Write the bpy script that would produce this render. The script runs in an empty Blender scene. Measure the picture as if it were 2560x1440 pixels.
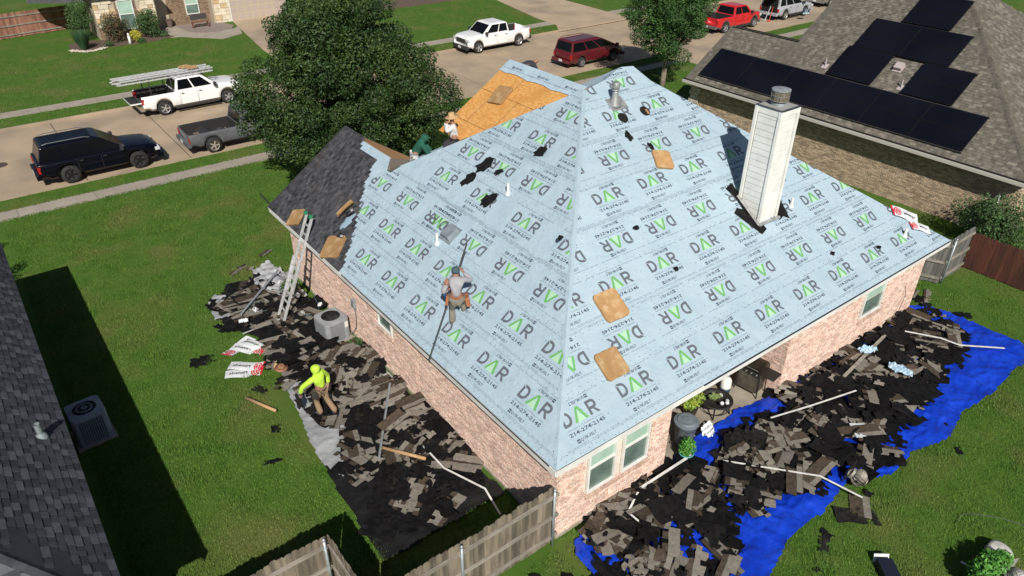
import bpy, math, random
import numpy as np
from mathutils import Vector, Matrix, noise as mnoise
R=math.radians
random.seed(7); rng=np.random.default_rng(7)
sc=bpy.context.scene; COL=sc.collection
# ---------------------------------------------------------------- camera, world, sun, exposure
CAMP=(-7.76207,-8.34155,14.0)
def cam_matrix(yaw,pitch,roll):
    cy,sy,cp,sp=math.cos(yaw),math.sin(yaw),math.cos(pitch),math.sin(pitch)
    f=Vector((sy*cp,cy*cp,-sp)); r=Vector((cy,-sy,0)); u=r.cross(f)
    r2=math.cos(roll)*r+math.sin(roll)*u; u2=-math.sin(roll)*r+math.cos(roll)*u
    return Matrix(((r2.x,u2.x,-f.x),(r2.y,u2.y,-f.y),(r2.z,u2.z,-f.z))).to_4x4()
cd=bpy.data.cameras.new('camera'); cam=bpy.data.objects.new('camera',cd); COL.objects.link(cam)
cam.matrix_world=Matrix.Translation(CAMP)@cam_matrix(0.65637698,0.56064717,0.00870881)
cd.sensor_width=36; cd.lens=36*1827.1/2560; cd.clip_start=.1; cd.clip_end=2000
sc.camera=cam
SUN=Vector((-.60,-1.035,1.0)).normalized()
w=bpy.data.worlds.new('World'); sc.world=w; w.use_nodes=True
nt=w.node_tree; bg=nt.nodes['Background']; sky=nt.nodes.new('ShaderNodeTexSky'); sky.sky_type='NISHITA'; sky.sun_disc=False
sky.sun_elevation=math.asin(SUN.z); sky.sun_rotation=math.atan2(SUN.x,SUN.y)
nt.links.new(sky.outputs[0],bg.inputs[0]); bg.inputs[1].default_value=.045
sd=bpy.data.lights.new('sun','SUN'); sd.energy=4.9; sd.angle=R(.53); sd.color=(1,.95,.87)
so=bpy.data.objects.new('sun',sd); COL.objects.link(so); so.rotation_euler=(SUN).to_track_quat('Z','Y').to_euler()
sc.view_settings.view_transform='Standard'; sc.view_settings.look='None'; sc.view_settings.exposure=0.12; sc.view_settings.gamma=1
sc.view_settings.use_curve_mapping=False
# ---------------------------------------------------------------- materials
MATS={}
def mk(name,col,rough=.75,col2=None,scale=3.,mix=(.4,.6),bump=0.,bscale=60.,metal=0.,rnd=0.,coat=0.,spec=.5,isl=False,stretch=None,detail=5,col3=None,scale3=.5,objco=False,bdist=.02,alpha=None,emis=None,trans=0):
    if name in MATS: return MATS[name]
    m=bpy.data.materials.new(name); m.use_nodes=True; n=m.node_tree.nodes; l=m.node_tree.links; b=n['Principled BSDF']
    b.inputs['Roughness'].default_value=rough; b.inputs['Metallic'].default_value=metal
    b.inputs['Specular IOR Level'].default_value=spec
    if coat: b.inputs['Coat Weight'].default_value=coat; b.inputs['Coat Roughness'].default_value=.05
    if trans: b.inputs['Transmission Weight'].default_value=trans
    def rgb(c):
        x=n.new('ShaderNodeRGB'); x.outputs[0].default_value=(*c,1); return x.outputs[0]
    cur=rgb(col); co=None
    if objco: co=n.new('ShaderNodeTexCoord').outputs['Object']
    else: co=n.new('ShaderNodeNewGeometry').outputs['Position']
    if stretch:
        mp=n.new('ShaderNodeMapping'); mp.inputs['Scale'].default_value=stretch; l.new(co,mp.inputs[0]); co2=mp.outputs[0]
    else: co2=co
    def nmix(a,bc,sc_,lo,hi,src):
        t=n.new('ShaderNodeTexNoise'); t.inputs['Scale'].default_value=sc_; t.inputs['Detail'].default_value=detail; l.new(src,t.inputs[0])
        mr=n.new('ShaderNodeMapRange'); mr.inputs[1].default_value=lo; mr.inputs[2].default_value=hi; l.new(t.outputs[0],mr.inputs[0])
        mx=n.new('ShaderNodeMix'); mx.data_type='RGBA'; l.new(mr.outputs[0],mx.inputs[0]); l.new(a,mx.inputs[6]); l.new(bc,mx.inputs[7]); return mx.outputs[2]
    if col2: cur=nmix(cur,rgb(col2),scale,mix[0],mix[1],co2)
    if col3: cur=nmix(cur,rgb(col3),scale3,.5,.68,co)
    if rnd:
        if isl: src=n.new('ShaderNodeNewGeometry').outputs['Random Per Island']
        else: src=n.new('ShaderNodeObjectInfo').outputs['Random']
        mr=n.new('ShaderNodeMapRange'); mr.inputs[3].default_value=1-rnd; mr.inputs[4].default_value=1+rnd; l.new(src,mr.inputs[0])
        hs=n.new('ShaderNodeHueSaturation'); l.new(mr.outputs[0],hs.inputs['Value']); l.new(cur,hs.inputs['Color']); cur=hs.outputs[0]
    l.new(cur,b.inputs['Base Color'])
    if bump:
        t=n.new('ShaderNodeTexNoise'); t.inputs['Scale'].default_value=bscale; t.inputs['Detail'].default_value=4; l.new(co2,t.inputs[0])
        bp=n.new('ShaderNodeBump'); bp.inputs['Strength'].default_value=bump; bp.inputs['Distance'].default_value=bdist; l.new(t.outputs[0],bp.inputs['Height']); l.new(bp.outputs[0],b.inputs['Normal'])
    MATS[name]=m; return m
# ---------------------------------------------------------------- mesh builder
I4=Matrix.Identity(4)
def T(x,y,z): return Matrix.Translation((x,y,z))
def RZ(a): return Matrix.Rotation(a,4,'Z')
def RX(a): return Matrix.Rotation(a,4,'X')
def RY(a): return Matrix.Rotation(a,4,'Y')
def frame(o,u,v,w):
    m=Matrix((u,v,w)).transposed().to_4x4(); m.translation=Vector(o); return m
class MB:
    def __init__(s): s.v=[];s.f=[];s.m=[];s.s=[];s.M=I4;s.mi=0;s.sm=False
    def add(s,vs,fs,M=None):
        M=s.M@M if M is not None else s.M; o=len(s.v)
        s.v+= [tuple(M@Vector(p)) for p in vs] if M!=I4 else [tuple(p) for p in vs]
        s.f+=[tuple(o+i for i in f) for f in fs]; s.m+=[s.mi]*len(fs); s.s+=[s.sm]*len(fs); return s
    def box(s,c,d,M=None):
        x,y,z=c;a,b,h=d[0]/2,d[1]/2,d[2]/2
        vs=[(x+i*a,y+j*b,z+k*h) for k in(-1,1) for j in(-1,1) for i in(-1,1)]
        return s.add(vs,[(0,2,3,1),(4,5,7,6),(0,1,5,4),(2,6,7,3),(0,4,6,2),(1,3,7,5)],M)
    def prism(s,p,z0,z1,M=None):
        n=len(p);vs=[(x,y,z0) for x,y in p]+[(x,y,z1) for x,y in p]
        return s.add(vs,[tuple(range(n-1,-1,-1)),tuple(range(n,2*n))]+[(i,(i+1)%n,n+(i+1)%n,n+i) for i in range(n)],M)
    def tube(s,pts,r,n=8,M=None,cap=True):
        P=[Vector(p) for p in pts]; rs=r if isinstance(r,(list,tuple)) else [r]*len(P); vs=[];fs=[];u=None
        for i,p in enumerate(P):
            d=(P[min(i+1,len(P)-1)]-P[max(i-1,0)]).normalized()
            if u is None: u=d.orthogonal().normalized()
            u=(u-d*u.dot(d)).normalized(); w_=d.cross(u)
            vs+=[tuple(p+(u*math.cos(2*math.pi*k/n)+w_*math.sin(2*math.pi*k/n))*rs[i]) for k in range(n)]
        for i in range(len(P)-1):
            for k in range(n): fs.append((i*n+k,i*n+(k+1)%n,(i+1)*n+(k+1)%n,(i+1)*n+k))
        if cap: fs+=[tuple(range(n-1,-1,-1)),tuple(range(len(vs)-n,len(vs)))]
        return s.add(vs,fs,M)
    def lathe(s,prof,n=16,M=None,cap=True):
        vs=[(r*math.cos(2*math.pi*k/n),r*math.sin(2*math.pi*k/n),z) for r,z in prof for k in range(n)]
        fs=[(i*n+k,i*n+(k+1)%n,(i+1)*n+(k+1)%n,(i+1)*n+k) for i in range(len(prof)-1) for k in range(n)]
        if cap: fs+=[tuple(range(n-1,-1,-1)),tuple(range(len(vs)-n,len(vs)))]
        return s.add(vs,fs,M)
    def quad(s,a,b,c,d): return s.add([a,b,c,d],[(0,1,2,3)])
    def mesh(s,name,mats):
        me=bpy.data.meshes.new(name); me.from_pydata(s.v,[],s.f)
        for m in (mats if isinstance(mats,(list,tuple)) else [mats]): me.materials.append(m)
        me.polygons.foreach_set('material_index',s.m); me.polygons.foreach_set('use_smooth',s.s); me.update(); return me
    def build(s,name,mats,parent=None,**k): return put(name,s.mesh(name,mats),parent,**k)
def put(name,me,parent=None,loc=None,rot=None,**k):
    o=bpy.data.objects.new(name,me); COL.objects.link(o)
    if parent: o.parent=parent
    if loc is not None: o.location=loc
    if rot is not None: o.rotation_euler=rot
    for a,b in k.items(): o[a]=b
    return o
def thing(name,label,cat,loc=(0,0,0),rz=0,group=None):
    o=bpy.data.objects.new(name,None); COL.objects.link(o); o.location=loc; o.rotation_euler=(0,0,rz); o.empty_display_size=.2
    return tag(o,label,cat,group)
def tag(o,label,cat,group=None):
    o['label']=label;o['category']=cat
    if group:o['group']=group
    return o
def struct(o): o['kind']='structure'; return o
def stuff(o): o['kind']='stuff'; return o
def fastmesh(name,V,F,mats,midx=None,smooth=False):
    me=bpy.data.meshes.new(name);V=np.asarray(V,np.float32);F=np.asarray(F,np.int32);k=F.shape[1]
    me.vertices.add(len(V));me.vertices.foreach_set('co',V.ravel());me.loops.add(F.size);me.loops.foreach_set('vertex_index',F.ravel())
    me.polygons.add(len(F));me.polygons.foreach_set('loop_start',np.arange(0,F.size,k,dtype=np.int32))
    for m in (mats if isinstance(mats,(list,tuple)) else [mats]): me.materials.append(m)
    if midx is not None: me.polygons.foreach_set('material_index',np.asarray(midx,np.int32))
    me.polygons.foreach_set('use_smooth',[smooth]*len(F)); me.update(calc_edges=True);me.validate();return me
def inpoly(x,y,p):
    c=False;n=len(p)
    for i in range(n):
        x1,y1=p[i];x2,y2=p[i-1]
        if (y1>y)!=(y2>y) and x<(x2-x1)*(y-y1)/(y2-y1)+x1:c=not c
    return c
def clip(poly,hp):
    # hp: list of (a,b,c): keep a*x+b*y<=c
    for a,b,c in hp:
        out=[];n=len(poly)
        for i in range(n):
            p,q=poly[i-1],poly[i];dp=a*p[0]+b*p[1]-c;dq=a*q[0]+b*q[1]-c
            if dp<=0:
                if dq<=0: out.append(q)
                else: t=dp/(dp-dq);out.append((p[0]+t*(q[0]-p[0]),p[1]+t*(q[1]-p[1])))
            elif dq<=0:
                t=dp/(dp-dq);out.append((p[0]+t*(q[0]-p[0]),p[1]+t*(q[1]-p[1])));out.append(q)
        poly=out
        if len(poly)<3:return []
    return poly
def halfplanes(p):  # ccw convex polygon
    return [(q[1]-a[1],-(q[0]-a[0]),(q[1]-a[1])*a[0]-(q[0]-a[0])*a[1]) for a,q in zip(p,p[1:]+p[:1])]
# common materials
M_white=mk('white_trim_paint',(.78,.77,.74),.6,(.68,.67,.64),2,bump=.05)
M_black=mk('black_plastic',(.02,.02,.022),.55)
M_alu=mk('aluminium',(.62,.63,.64),.5,(.50,.51,.52),8,metal=.35)
M_galv=mk('galvanised_steel',(.42,.46,.49),.5,(.33,.37,.40),6,metal=.5)
M_glass=mk('window_glass',(.03,.05,.045),.06,spec=.8)
M_rub=mk('tyre_rubber',(.012,.012,.013),.85,(.025,.024,.022),9)
M_wood=mk('weathered_wood',(.21,.175,.13),.9,(.105,.088,.066),8,stretch=(1,1,.10),bump=.5,bscale=25,rnd=.32)
M_soil=mk('soil',(.09,.065,.045),.95,(.05,.038,.028),6,bump=.5)
exec_later=[]
# ================================================================ GROUND, STREET, LAWNS
GS=-.12
M_lawn=mk('lawn_grass',(.047,.111,.012),.9,(.074,.136,.019),1.6,(.3,.7),bump=.7,bscale=45,col3=(.100,.125,.030),scale3=.42,detail=8,spec=.2)
M_blade=mk('grass_blade',(.058,.139,.015),.8,(.087,.162,.024),1.6,(.3,.7),col3=(.135,.155,.042),scale3=.42,detail=8,rnd=.35,isl=True,spec=.25)
M_conc=mk('street_concrete',(.40,.308,.212),.9,(.33,.255,.178),.6,(.35,.7),bump=.25,bscale=70,rnd=.05,col3=(.25,.20,.15),scale3=.25)
M_walk=mk('sidewalk_concrete',(.34,.30,.25),.9,(.27,.235,.19),1.5,(.3,.7),bump=.25,bscale=70,rnd=.06)
M_joint=mk('joint_dirt',(.05,.045,.035),.95)
g=MB().box((30,10,-.55),(700,700,.1)); struct(g.build('ground',M_soil))
def sheet(name,x0,x1,y0,y1,z,mt):
    b=MB();b.box(((x0+x1)/2,(y0+y1)/2,z-.06),(x1-x0,y1-y0,.12));return struct(b.build(name,mt))
sheet('lawn',-120,160,-120,28.42,0,M_lawn); sheet('far_lawn',-120,160,38.86,180,0,M_lawn)
sheet('street_bed',-120,160,28.42,38.86,GS-.02,M_joint)
slab=MB(); slab.box((0,0,-.05),(1,1,.1))
# street: concrete panels with open joints, a kerb each side
st=bpy.data.objects.new('street',None); COL.objects.link(st); struct(st)
def panel(par,name,x0,x1,y0,y1,z,mt,h=.1,gap=.022):
    key='panel_%.2f_%.2f_%s'%(x1-x0,y1-y0,mt.name)
    me=bpy.data.meshes.get(key)
    if me is None:
        b=MB();b.box((0,0,-h/2),(x1-x0-2*gap,y1-y0-2*gap,h));me=b.mesh(key,mt)
    return put(name,me,par,loc=((x0+x1)/2,(y0+y1)/2,z))
xs=[-19.8+4.75*i for i in range(20)]
xs=[-.45+(-4.4)*4+4.75*0+4.75*i-2 for i in range(0,22)]
xs=[-.4-4.45*3+4.75*i for i in range(20)]
for i in range(len(xs)-1):
    panel(st,'concrete_panel',xs[i],xs[i+1],28.62,33.64,GS,M_conc)
    panel(st,'concrete_panel',xs[i],xs[i+1],33.64,38.66,GS,M_conc)
kb=MB()
def kerb(x0,x1,y,sgn):
    p=[(y,-.12),(y+sgn*.0,.0),(y+sgn*.06,.012),(y+sgn*.17,.012),(y+sgn*.17,-.15),(y,-.15)]
    n=len(p);vs=[(x0,a,b) for a,b in p]+[(x1,a,b) for a,b in p]
    kb.add(vs,[(i,(i+1)%n,n+(i+1)%n,n+i) for i in range(n)]+[tuple(range(n)),tuple(range(2*n-1,n-1,-1))])
for a,b_ in((-60,33.6),(41.2,110)): kerb(a,b_,28.60,-1)
for a,b_ in((-60,10.2),(18.8,33.4),(42.2,110)): kerb(a,b_,38.68,1)
struct(kb.build('kerb',M_conc))
# sidewalks
for nm,y0,y1 in(('sidewalk',26.08,27.12),('far_sidewalk',40.62,41.72)):
    sw=bpy.data.objects.new(nm,None);COL.objects.link(sw);struct(sw)
    x=-19.6
    while x<75:
        panel(sw,'sidewalk_slab',x,x+3.05,y0,y1,.022,M_walk,.08,.009); x+=3.05
def polyslab(name,p,z,mt,kind=True,h=.1):
    b=MB();b.prism(p,z-h,z);return struct(b.build(name,mt))
polyslab('driveway',[(33.0,38.6),(42.6,38.6),(41.3,40.4),(41.6,45),(42.6,75),(39,75),(36.4,52),(34.4,43),(34.2,40.3)],.03,M_conc)
polyslab('driveway',[(9.8,38.6),(19.2,38.6),(18.3,40.3),(18.2,57.4),(12.65,57.4),(12.5,56.5),(11.15,46.6),(10.8,40.3)],.03,M_conc)
polyslab('driveway',[(33.4,28.5),(41.4,28.5),(40.4,26),(40.4,10),(34.4,10),(34.4,26)],.03,M_conc)
polyslab('front_walk',[(6.0,54.7),(7.45,54.3),(9.95,51.7),(11.75,52.6),(12.4,55.3),(11.9,54.7),(10.15,54.2),(8.5,55.2),(8.2,58.2),(6.9,58.2),(7.0,56.6)],.034,M_walk)
polyslab('patio',[(3.62,-.0),(4.3,-.55),(8.6,-.12),(8.5,3.2),(3.62,3.2)],.05,mk('patio_concrete',(.34,.30,.24),.9,(.24,.21,.165),1.2,bump=.2))
# storm drain cover near left
tag(MB().lathe([(.0,0),(.33,0),(.33,.03),(0,.03)],16,T(-7.3,33.4,GS)).build('manhole_cover',mk('cast_iron',(.07,.055,.05),.8)),'round rusty manhole cover set in the street at the left edge','manhole')
# real grass blades
SIDE=[]
def blades(name,regions,mt,L=(.04,.09),wd=.009,zoff=0):
    P=[]
    for (x0,x1,y0,y1,den) in regions:
        n=int((x1-x0)*(y1-y0)*den);a=np.stack([rng.uniform(x0,x1,n),rng.uniform(y0,y1,n)],1);P.append(a)
    P=np.concatenate(P);n=len(P)
    hd=rng.uniform(0,2*np.pi,n);ln=rng.uniform(L[0],L[1],n);tl=rng.uniform(.25,1.15,n);wh=wd*rng.uniform(.6,1.4,n)
    # clumps: longer blades in patches
    cl=.5+.5*np.sin(P[:,0]*2.1+np.sin(P[:,1]*1.7)*1.5)*np.sin(P[:,1]*2.6+np.sin(P[:,0]*2.3));ln*=(.7+.9*cl**2)
    dx,dy=np.cos(hd),np.sin(hd);z0=np.full(n,zoff)
    a=np.stack([P[:,0]-dy*wh,P[:,1]+dx*wh,z0],1);b=np.stack([P[:,0]+dy*wh,P[:,1]-dx*wh,z0],1)
    c=np.stack([P[:,0]+dx*ln*np.sin(tl),P[:,1]+dy*ln*np.sin(tl),ln*np.cos(tl)+zoff],1)
    V=np.stack([a,b,c],1).reshape(-1,3);F=np.arange(3*n).reshape(-1,3)
    return stuff(put(name,fastmesh(name,V,F,mt)))
o=blades('grass',[(-8.1,-3.4,1.6,9,1500),(-8.1,-2.4,9,14,1100),(-8.1,4,14,26.08,650),(4,30,14,26.08,60),(-3.7,0,1.2,2.6,700),(-4.9,-.2,-1.6,-.3,900),
 (0,3,-1.2,.05,700),(16,20.6,-4,14,500),(1,6,-9,-3.3,1300),(6,20.6,-9,-3.2,900),(16.3,24.2,.2,14,160),
 (-20,34,27.12,28.4,380),(28,34,15,26.1,250),(41.4,60,15,28.4,60)],M_blade)
tag(o,'short green lawn grass','grass')
o=blades('verge_grass',[(-20,10.3,38.9,40.6,150),(18.5,33.8,38.9,40.6,120),(-20,11,41.74,54,60),(18.4,34.4,41.74,56,45),(42,55,38.9,44,45)],M_blade,L=(.05,.1),wd=.014)
tag(o,'grass across the street','grass')
# ragged runners of grass creeping over the walk edges
n=5000;xx=rng.uniform(-15,34,n);yy=np.where(rng.random(n)<.5,26.08+np.abs(rng.normal(0,.035,n)),27.12-np.abs(rng.normal(0,.035,n)))
hd=rng.uniform(0,6.28,n);V=np.stack([np.stack([xx-.02*np.sin(hd),yy+.02*np.cos(hd),xx*0+.02],1),np.stack([xx+.02*np.sin(hd),yy-.02*np.cos(hd),xx*0+.02],1),np.stack([xx+.09*np.cos(hd),yy+.09*np.sin(hd),xx*0+.06],1)],1).reshape(-1,3)
stuff(put('edge_grass',fastmesh('edge_grass',V,np.arange(3*n).reshape(-1,3),M_blade)))
# ================================================================ MAIN HOUSE
SL,SR=.70,.66; X0,Y0,ZE=-.45,-.40,2.8
M_mortar=mk('mortar',(.74,.65,.56),.95,(.64,.56,.48),6,bump=.3)
M_brick=mk('pink_brick',(.62,.375,.285),.9,(.88,.74,.64),26,(.42,.62),bump=.3,bscale=90,rnd=.24,isl=True,stretch=(1,1,1.6))
M_brickp=mk('pink_brick_single',(.62,.375,.285),.9,(.88,.74,.64),26,(.42,.62),bump=.3,bscale=90,rnd=.24,stretch=(1,1,1.6))
house=thing('brick_house','pink brick house with hipped roof half covered in printed pale blue underlayment','house')
HB=2.62
walls=[  # (origin, u dir, length, outward normal, openings[(u0,u1,z0,z1)])
 ((0,0),(1,0),3.62,(0,-1),[(.86,1.78,.9,2.4),(1.97,2.87,.9,2.4)]),
 ((8.5,0),(1,0),7.42,(0,-1),[(3.8,5.0,1.1,2.3)]),
 ((0,14.6),(0,-1),14.6,(-1,0),[(14.6-8.2,14.6-7.35,1.5,2.35)]),
 ((8.5,2.9),(0,-1),2.9,(-1,0),[]),
 ((3.62,2.9),(1,0),4.88,(0,-1),[]),
]
cr=MB();cr.box((7.96,7.2,HB/2+.0),(15.8,8.56,HB));cr.box((1.81,1.48,HB/2),(3.5,2.9,HB));cr.box((12.2,1.48,HB/2),(7.3,2.9,HB));cr.box((2.9,12.8,HB/2),(5.7,3.6,HB))
cr.build('wall',M_mortar,house,label='mortar bed behind the brick facing')
BL,BH,BG=.194,.057,.010
bricks=[]
for wi,((ox,oy),(ux,uy),Ln,(nx,ny),ops) in enumerate(walls):
    row=0;z=.02
    while z+BH<HB+.12:
        u=-(BL+BG)*(.5 if row%2 else 0)
        while u<Ln:
            a,b=max(u,0),min(u+BL,Ln)
            if b-a>.03:
                cen=(a+b)/2
                if z>=.12 or True:
                    ok=True
                    for (p,q,z0,z1) in ops:
                        if b>p-.01 and a<q+.01 and z+BH>z0-.01 and z<z1+.01:
                            ok=False
                    if ok: bricks.append((wi,ox+ux*cen,oy+uy*cen,z+BH/2,b-a))
            u+=BL+BG
        z+=BH+BG;row+=1
cp=Vector(CAMP);bricks.sort(key=lambda b:(Vector(b[1:4])-cp).length)
def brickmat(wi):
    (ux,uy),(nx,ny)=walls[wi][1],walls[wi][3]; return Vector((ux,uy,0)),Vector((nx,ny,0))
# nearest bricks singly, the rest as one part per wall
bm1=MB();bm1.box((0,0,0),(BL,.03,BH));bmesh_full=bm1.mesh('brick',M_brickp)
cnt=0;rest={}
near=[b for b in bricks if b[0]==0 and b[1]<2.6 and b[3]<1.6 and b[4]>BL-.01][:290]
ns=set(near)
for b in bricks:
    if b in ns:
        u,nv=brickmat(b[0]);d=random.uniform(.000,.006)
        put('brick',bmesh_full,house,loc=(b[1]+nv.x*(d+.001),b[2]+nv.y*(d+.001),b[3]))
    else: rest.setdefault(b[0],[]).append(b)
for wi,bs in rest.items():
    m=MB();u,nv=brickmat(wi)
    for (_,x,y,z,l_) in bs:
        d=random.uniform(0,.006);fr=frame((x+nv.x*d,y+nv.y*d,z),u,-nv,Vector((0,0,1)))
        a,h=l_/2,BH/2;o0=-.015
        m.add([(-a,o0,-h),(a,o0,-h),(a,o0,h),(-a,o0,h),(-a,.015,-h),(a,.015,-h),(a,.015,h),(-a,.015,h)],[(0,1,2,3),(0,4,5,1),(3,2,6,7),(0,3,7,4),(1,5,6,2)],fr)
    stuff(m.build('brick_facing',M_brick,house))
M_found=mk('foundation_concrete',(.42,.38,.31),.9,(.30,.27,.21),3,bump=.3)
for c,d in(((1.81,-.012,.045),(3.66,.05,.09)),((12.2,-.012,.045),(7.5,.05,.09)),((-.012,7.34,.045),(.05,14.6,.09))): f=MB();f.box(c,d);f.build('foundation',M_found,house)
# windows
def window(par,fr,w_,h_,mull=True,blind=(.44,.60,.50),fw=.055,label=None,glass=None,depth=.06,lowdark=True):
    fo=MB();
    for c,d in(((w_/2,-.02,fw/2),(w_,depth,fw)),((w_/2,-.02,h_-fw/2),(w_,depth,fw)),((fw/2,-.02,h_/2),(fw,depth,h_-2*fw)),((w_-fw/2,-.02,h_/2),(fw,depth,h_-2*fw))): fo.box(c,d,fr)
    if mull: fo.box((w_/2,-.012,h_*.52),(w_-2*fw,depth-.02,.05),fr)
    wo=fo.build('window',M_white,par)
    g_=MB();g_.box((w_/2,.0,h_*.52+.025+(h_-fw-h_*.52-.025)/2),(w_-2*fw,.008,h_-fw-h_*.52-.025),fr)
    g_.build('pane',glass or mk('pane_pale_green',blind,.22,(blind[0]*.85,blind[1]*.9,blind[2]*.87),3,spec=.9),wo)
    g2=MB();g2.box((w_/2,.004,fw+(h_*.52-.025-fw)/2),(w_-2*fw,.008,h_*.52-.025-fw),fr)
    g2.build('pane',mk('pane_dark_green',(.15,.22,.19),.15,(.10,.15,.13),2,spec=.9),wo)
    g3=MB();n_=14
    for k in range(n_): g3.box((w_/2,-.0055,h_*.54+(h_*.40)*k/n_+.02),(w_-2*fw-.02,.002,.006),fr)
    g3.build('blind_slats',mk('slat_line',(.30,.42,.36),.6),wo)
    return wo
Z=Vector((0,0,1))
def wframe(x,y,z,u,n): return frame((x+n[0]*.0,y+n[1]*.0,z),Vector((u[0],u[1],0)),Vector((-n[0],-n[1],0)),Z)
M_reveal=mk('brick_soldier',(.46,.27,.2),.9,(.6,.48,.40),24,rnd=.2,isl=True)
for x in(.87,1.98): window(house,wframe(x,-.0,.91,(1,0),(0,-1)),.89,1.48)
window(house,wframe(12.31,-.0,1.11,(1,0),(0,-1)),1.18,1.18,False,(.30,.46,.42))
window(house,wframe(0,8.19,1.51,(0,-1),(-1,0)),.83,.83,False,(.19,.21,.17))
for x0,x1,z in((.82,1.82,.87),(1.93,2.91,.87),(12.25,13.55,1.07)):
    si=MB();k=x0
    while k<x1-.03: si.box((k+.03,-.035,z-.05),(.058,.09,.1));k+=.068
    si.build('window_sill',M_reveal,house)
si=MB();k=7.3
while k<8.24: si.box((-.035,k+.03,1.42),(.09,.058,.1));k+=.068
si.build('window_sill',M_reveal,house)
# ---- roof surfaces.  uv frames: left (u=-Y), right (u=+X)
nL=math.hypot(1,SL);nR=math.hypot(1,SR)
FL=frame((X0,0,ZE),Vector((0,-1,0)),Vector((1/nL,0,SL/nL)),Vector((-SL/nL,0,1/nL)))
FR=frame((0,Y0,ZE),Vector((1,0,0)),Vector((0,1/nR,SR/nR)),Vector((0,-SR/nR,1/nR)))
def hipL(u,v): return FL@Vector((u,v,0))
def hipR(u,v): return FR@Vector((u,v,0))
APL=(6.55,6.93,7.62); # left apex
def toL(p): q=FL.inverted()@Vector(p);return(q.x,q.y)
def toR(p): q=FR.inverted()@Vector(p);return(q.x,q.y)
cornerL=toL((X0,Y0,ZE));cornerR=toR((X0,Y0,ZE))
L_hipfar=toL((2.4,11.25,4.75));L_apex=toL(APL)
leftA=[cornerL,L_apex,toL((X0,14.0,ZE))]            # main hip triangle (clockwise in u) -> fix order
rA=toR((6.55,6.93,0));rA=(rA[0],(6.93-Y0)*nR)
rB=(7.55,(7.1-Y0)*nR);rC=(8.38,(7.36-Y0)*nR);rD=(8.89,(7.31-Y0)*nR);rE=(9.15,(6.75-Y0)*nR)
rightP=[(cornerR[0],0),(16.3,0),rE,rD,rC,rB,rA]
# roof deck solid under the felt
dk=MB()
def P3(fr,p,w_=0): return tuple(fr@Vector((p[0],p[1],w_)))
A=P3(FR,cornerR);Bc=P3(FR,(16.3,0));apL=P3(FR,rA);apR=P3(FR,rE);D3=P3(FR,rD);C3=P3(FR,rC);B3=P3(FR,rB)
farL=(X0,14.0,ZE);farR=(16.3,14.0,ZE)
vs=[A,Bc,apR,D3,C3,B3,apL,farL,farR]
dk.add(vs,[(0,1,2,3,4,5,6),(0,6,7),(7,6,5,4,3),(7,3,8),(2,1,8),(3,2,8)])
M_osb=mk('oriented_strand_board',(.52,.235,.055),.8,(.64,.36,.12),18,(.38,.66),bump=.3,bscale=60,stretch=(1,.45,1),col3=(.48,.22,.05),scale3=1.3,detail=9)
dk.m=[0,0,1,1,1,1]
M_felt=mk('pale_blue_underlayment',(.34,.447,.522),.55,(.38,.485,.56),1.1,(.3,.7),bump=.5,bscale=2.2,bdist=.10,rnd=.03,spec=.35,stretch=(1,1,2.2),detail=6)
dk.build('roof_deck',[M_osb,M_felt],house)
# fascia, drip edge, soffit
def strip3(m,a,b,n,w_,h,drop=0):
    a=Vector(a);b=Vector(b);u=(b-a).normalized();nn=Vector(n);L=(b-a).length
    m.box((L/2,w_/2,-drop-h/2),(L,w_,h),frame(a,u,nn,u.cross(nn)if u.cross(nn).z>0 else Vector((0,0,1))))
fa=MB();fa.box(((X0+16.3)/2,Y0-.012,ZE-.09),(16.3-X0+.02,.024,.15));fa.box((X0-.012,(Y0+15.05)/2,ZE-.09),(.024,15.05-Y0,.15));fa.box((16.3,6.8,ZE-.09),(.024,14.4,.15))
fa.build('fascia',M_white,house)
sf=MB();sf.box(((X0+16.3)/2,(Y0+.1)/2+.0,ZE-.15),(16.3-X0-.05,.50,.02));sf.box(((X0+.1)/2,7.3,ZE-.155),(.52,15.4,.02));sf.box((6.06,1.5,ZE-.16),(4.8,2.8,.02));sf.build('soffit',M_white,house)
for c,d,mt in(((10.2,Y0-.03,ZE-.004),(12.1,.02,.022),mk('dark_drip_edge',(.03,.035,.05),.5)),((X0-.03,4.6,ZE-.004),(.02,9.6,.022),MATS.get('dark_drip_edge') or M_black),((1.85,Y0-.03,ZE-.006),(4.4,.02,.02),M_white),((X0-.03,12.3,ZE-.006),(.02,5.5,.02),M_white)): de=MB();de.box(c,d);de.build('drip_edge',mt,house)
# ---- printed felt
M_felt=mk('pale_blue_underlayment',(.34,.447,.522),.55,(.38,.485,.56),1.1,(.3,.7),bump=.5,bscale=2.2,bdist=.10,rnd=.03,spec=.35,stretch=(1,1,2.2),detail=6)
M_ink=mk('grey_ink',(.105,.115,.14),.7);M_ink2=mk('dark_navy_ink',(.055,.075,.12),.7);M_green=mk('green_ink',(.13,.38,.11),.7);M_pale=mk('faint_grey_ink',(.15,.20,.26),.7);M_glow=mk('pale_green_ink',(.37,.60,.40),.7)
def text2d(s,size,bold=0.,xs=1.,font=None):
    c=bpy.data.curves.new('t','FONT');c.body=s;c.size=size;c.resolution_u=1;c.offset=bold;c.fill_mode='FRONT'
    o=bpy.data.objects.new('t',c);me=bpy.data.meshes.new_from_object(o);me.calc_loop_triangles()
    V=[(v.co.x*xs,v.co.y) for v in me.vertices];F=[tuple(t.vertices) for t in me.loop_triangles]
    bpy.data.objects.remove(o);bpy.data.meshes.remove(me)
    if not V:return [],[]
    x0=min(v[0] for v in V);x1=max(v[0] for v in V);return [(x-x0,y) for x,y in V],F
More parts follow.
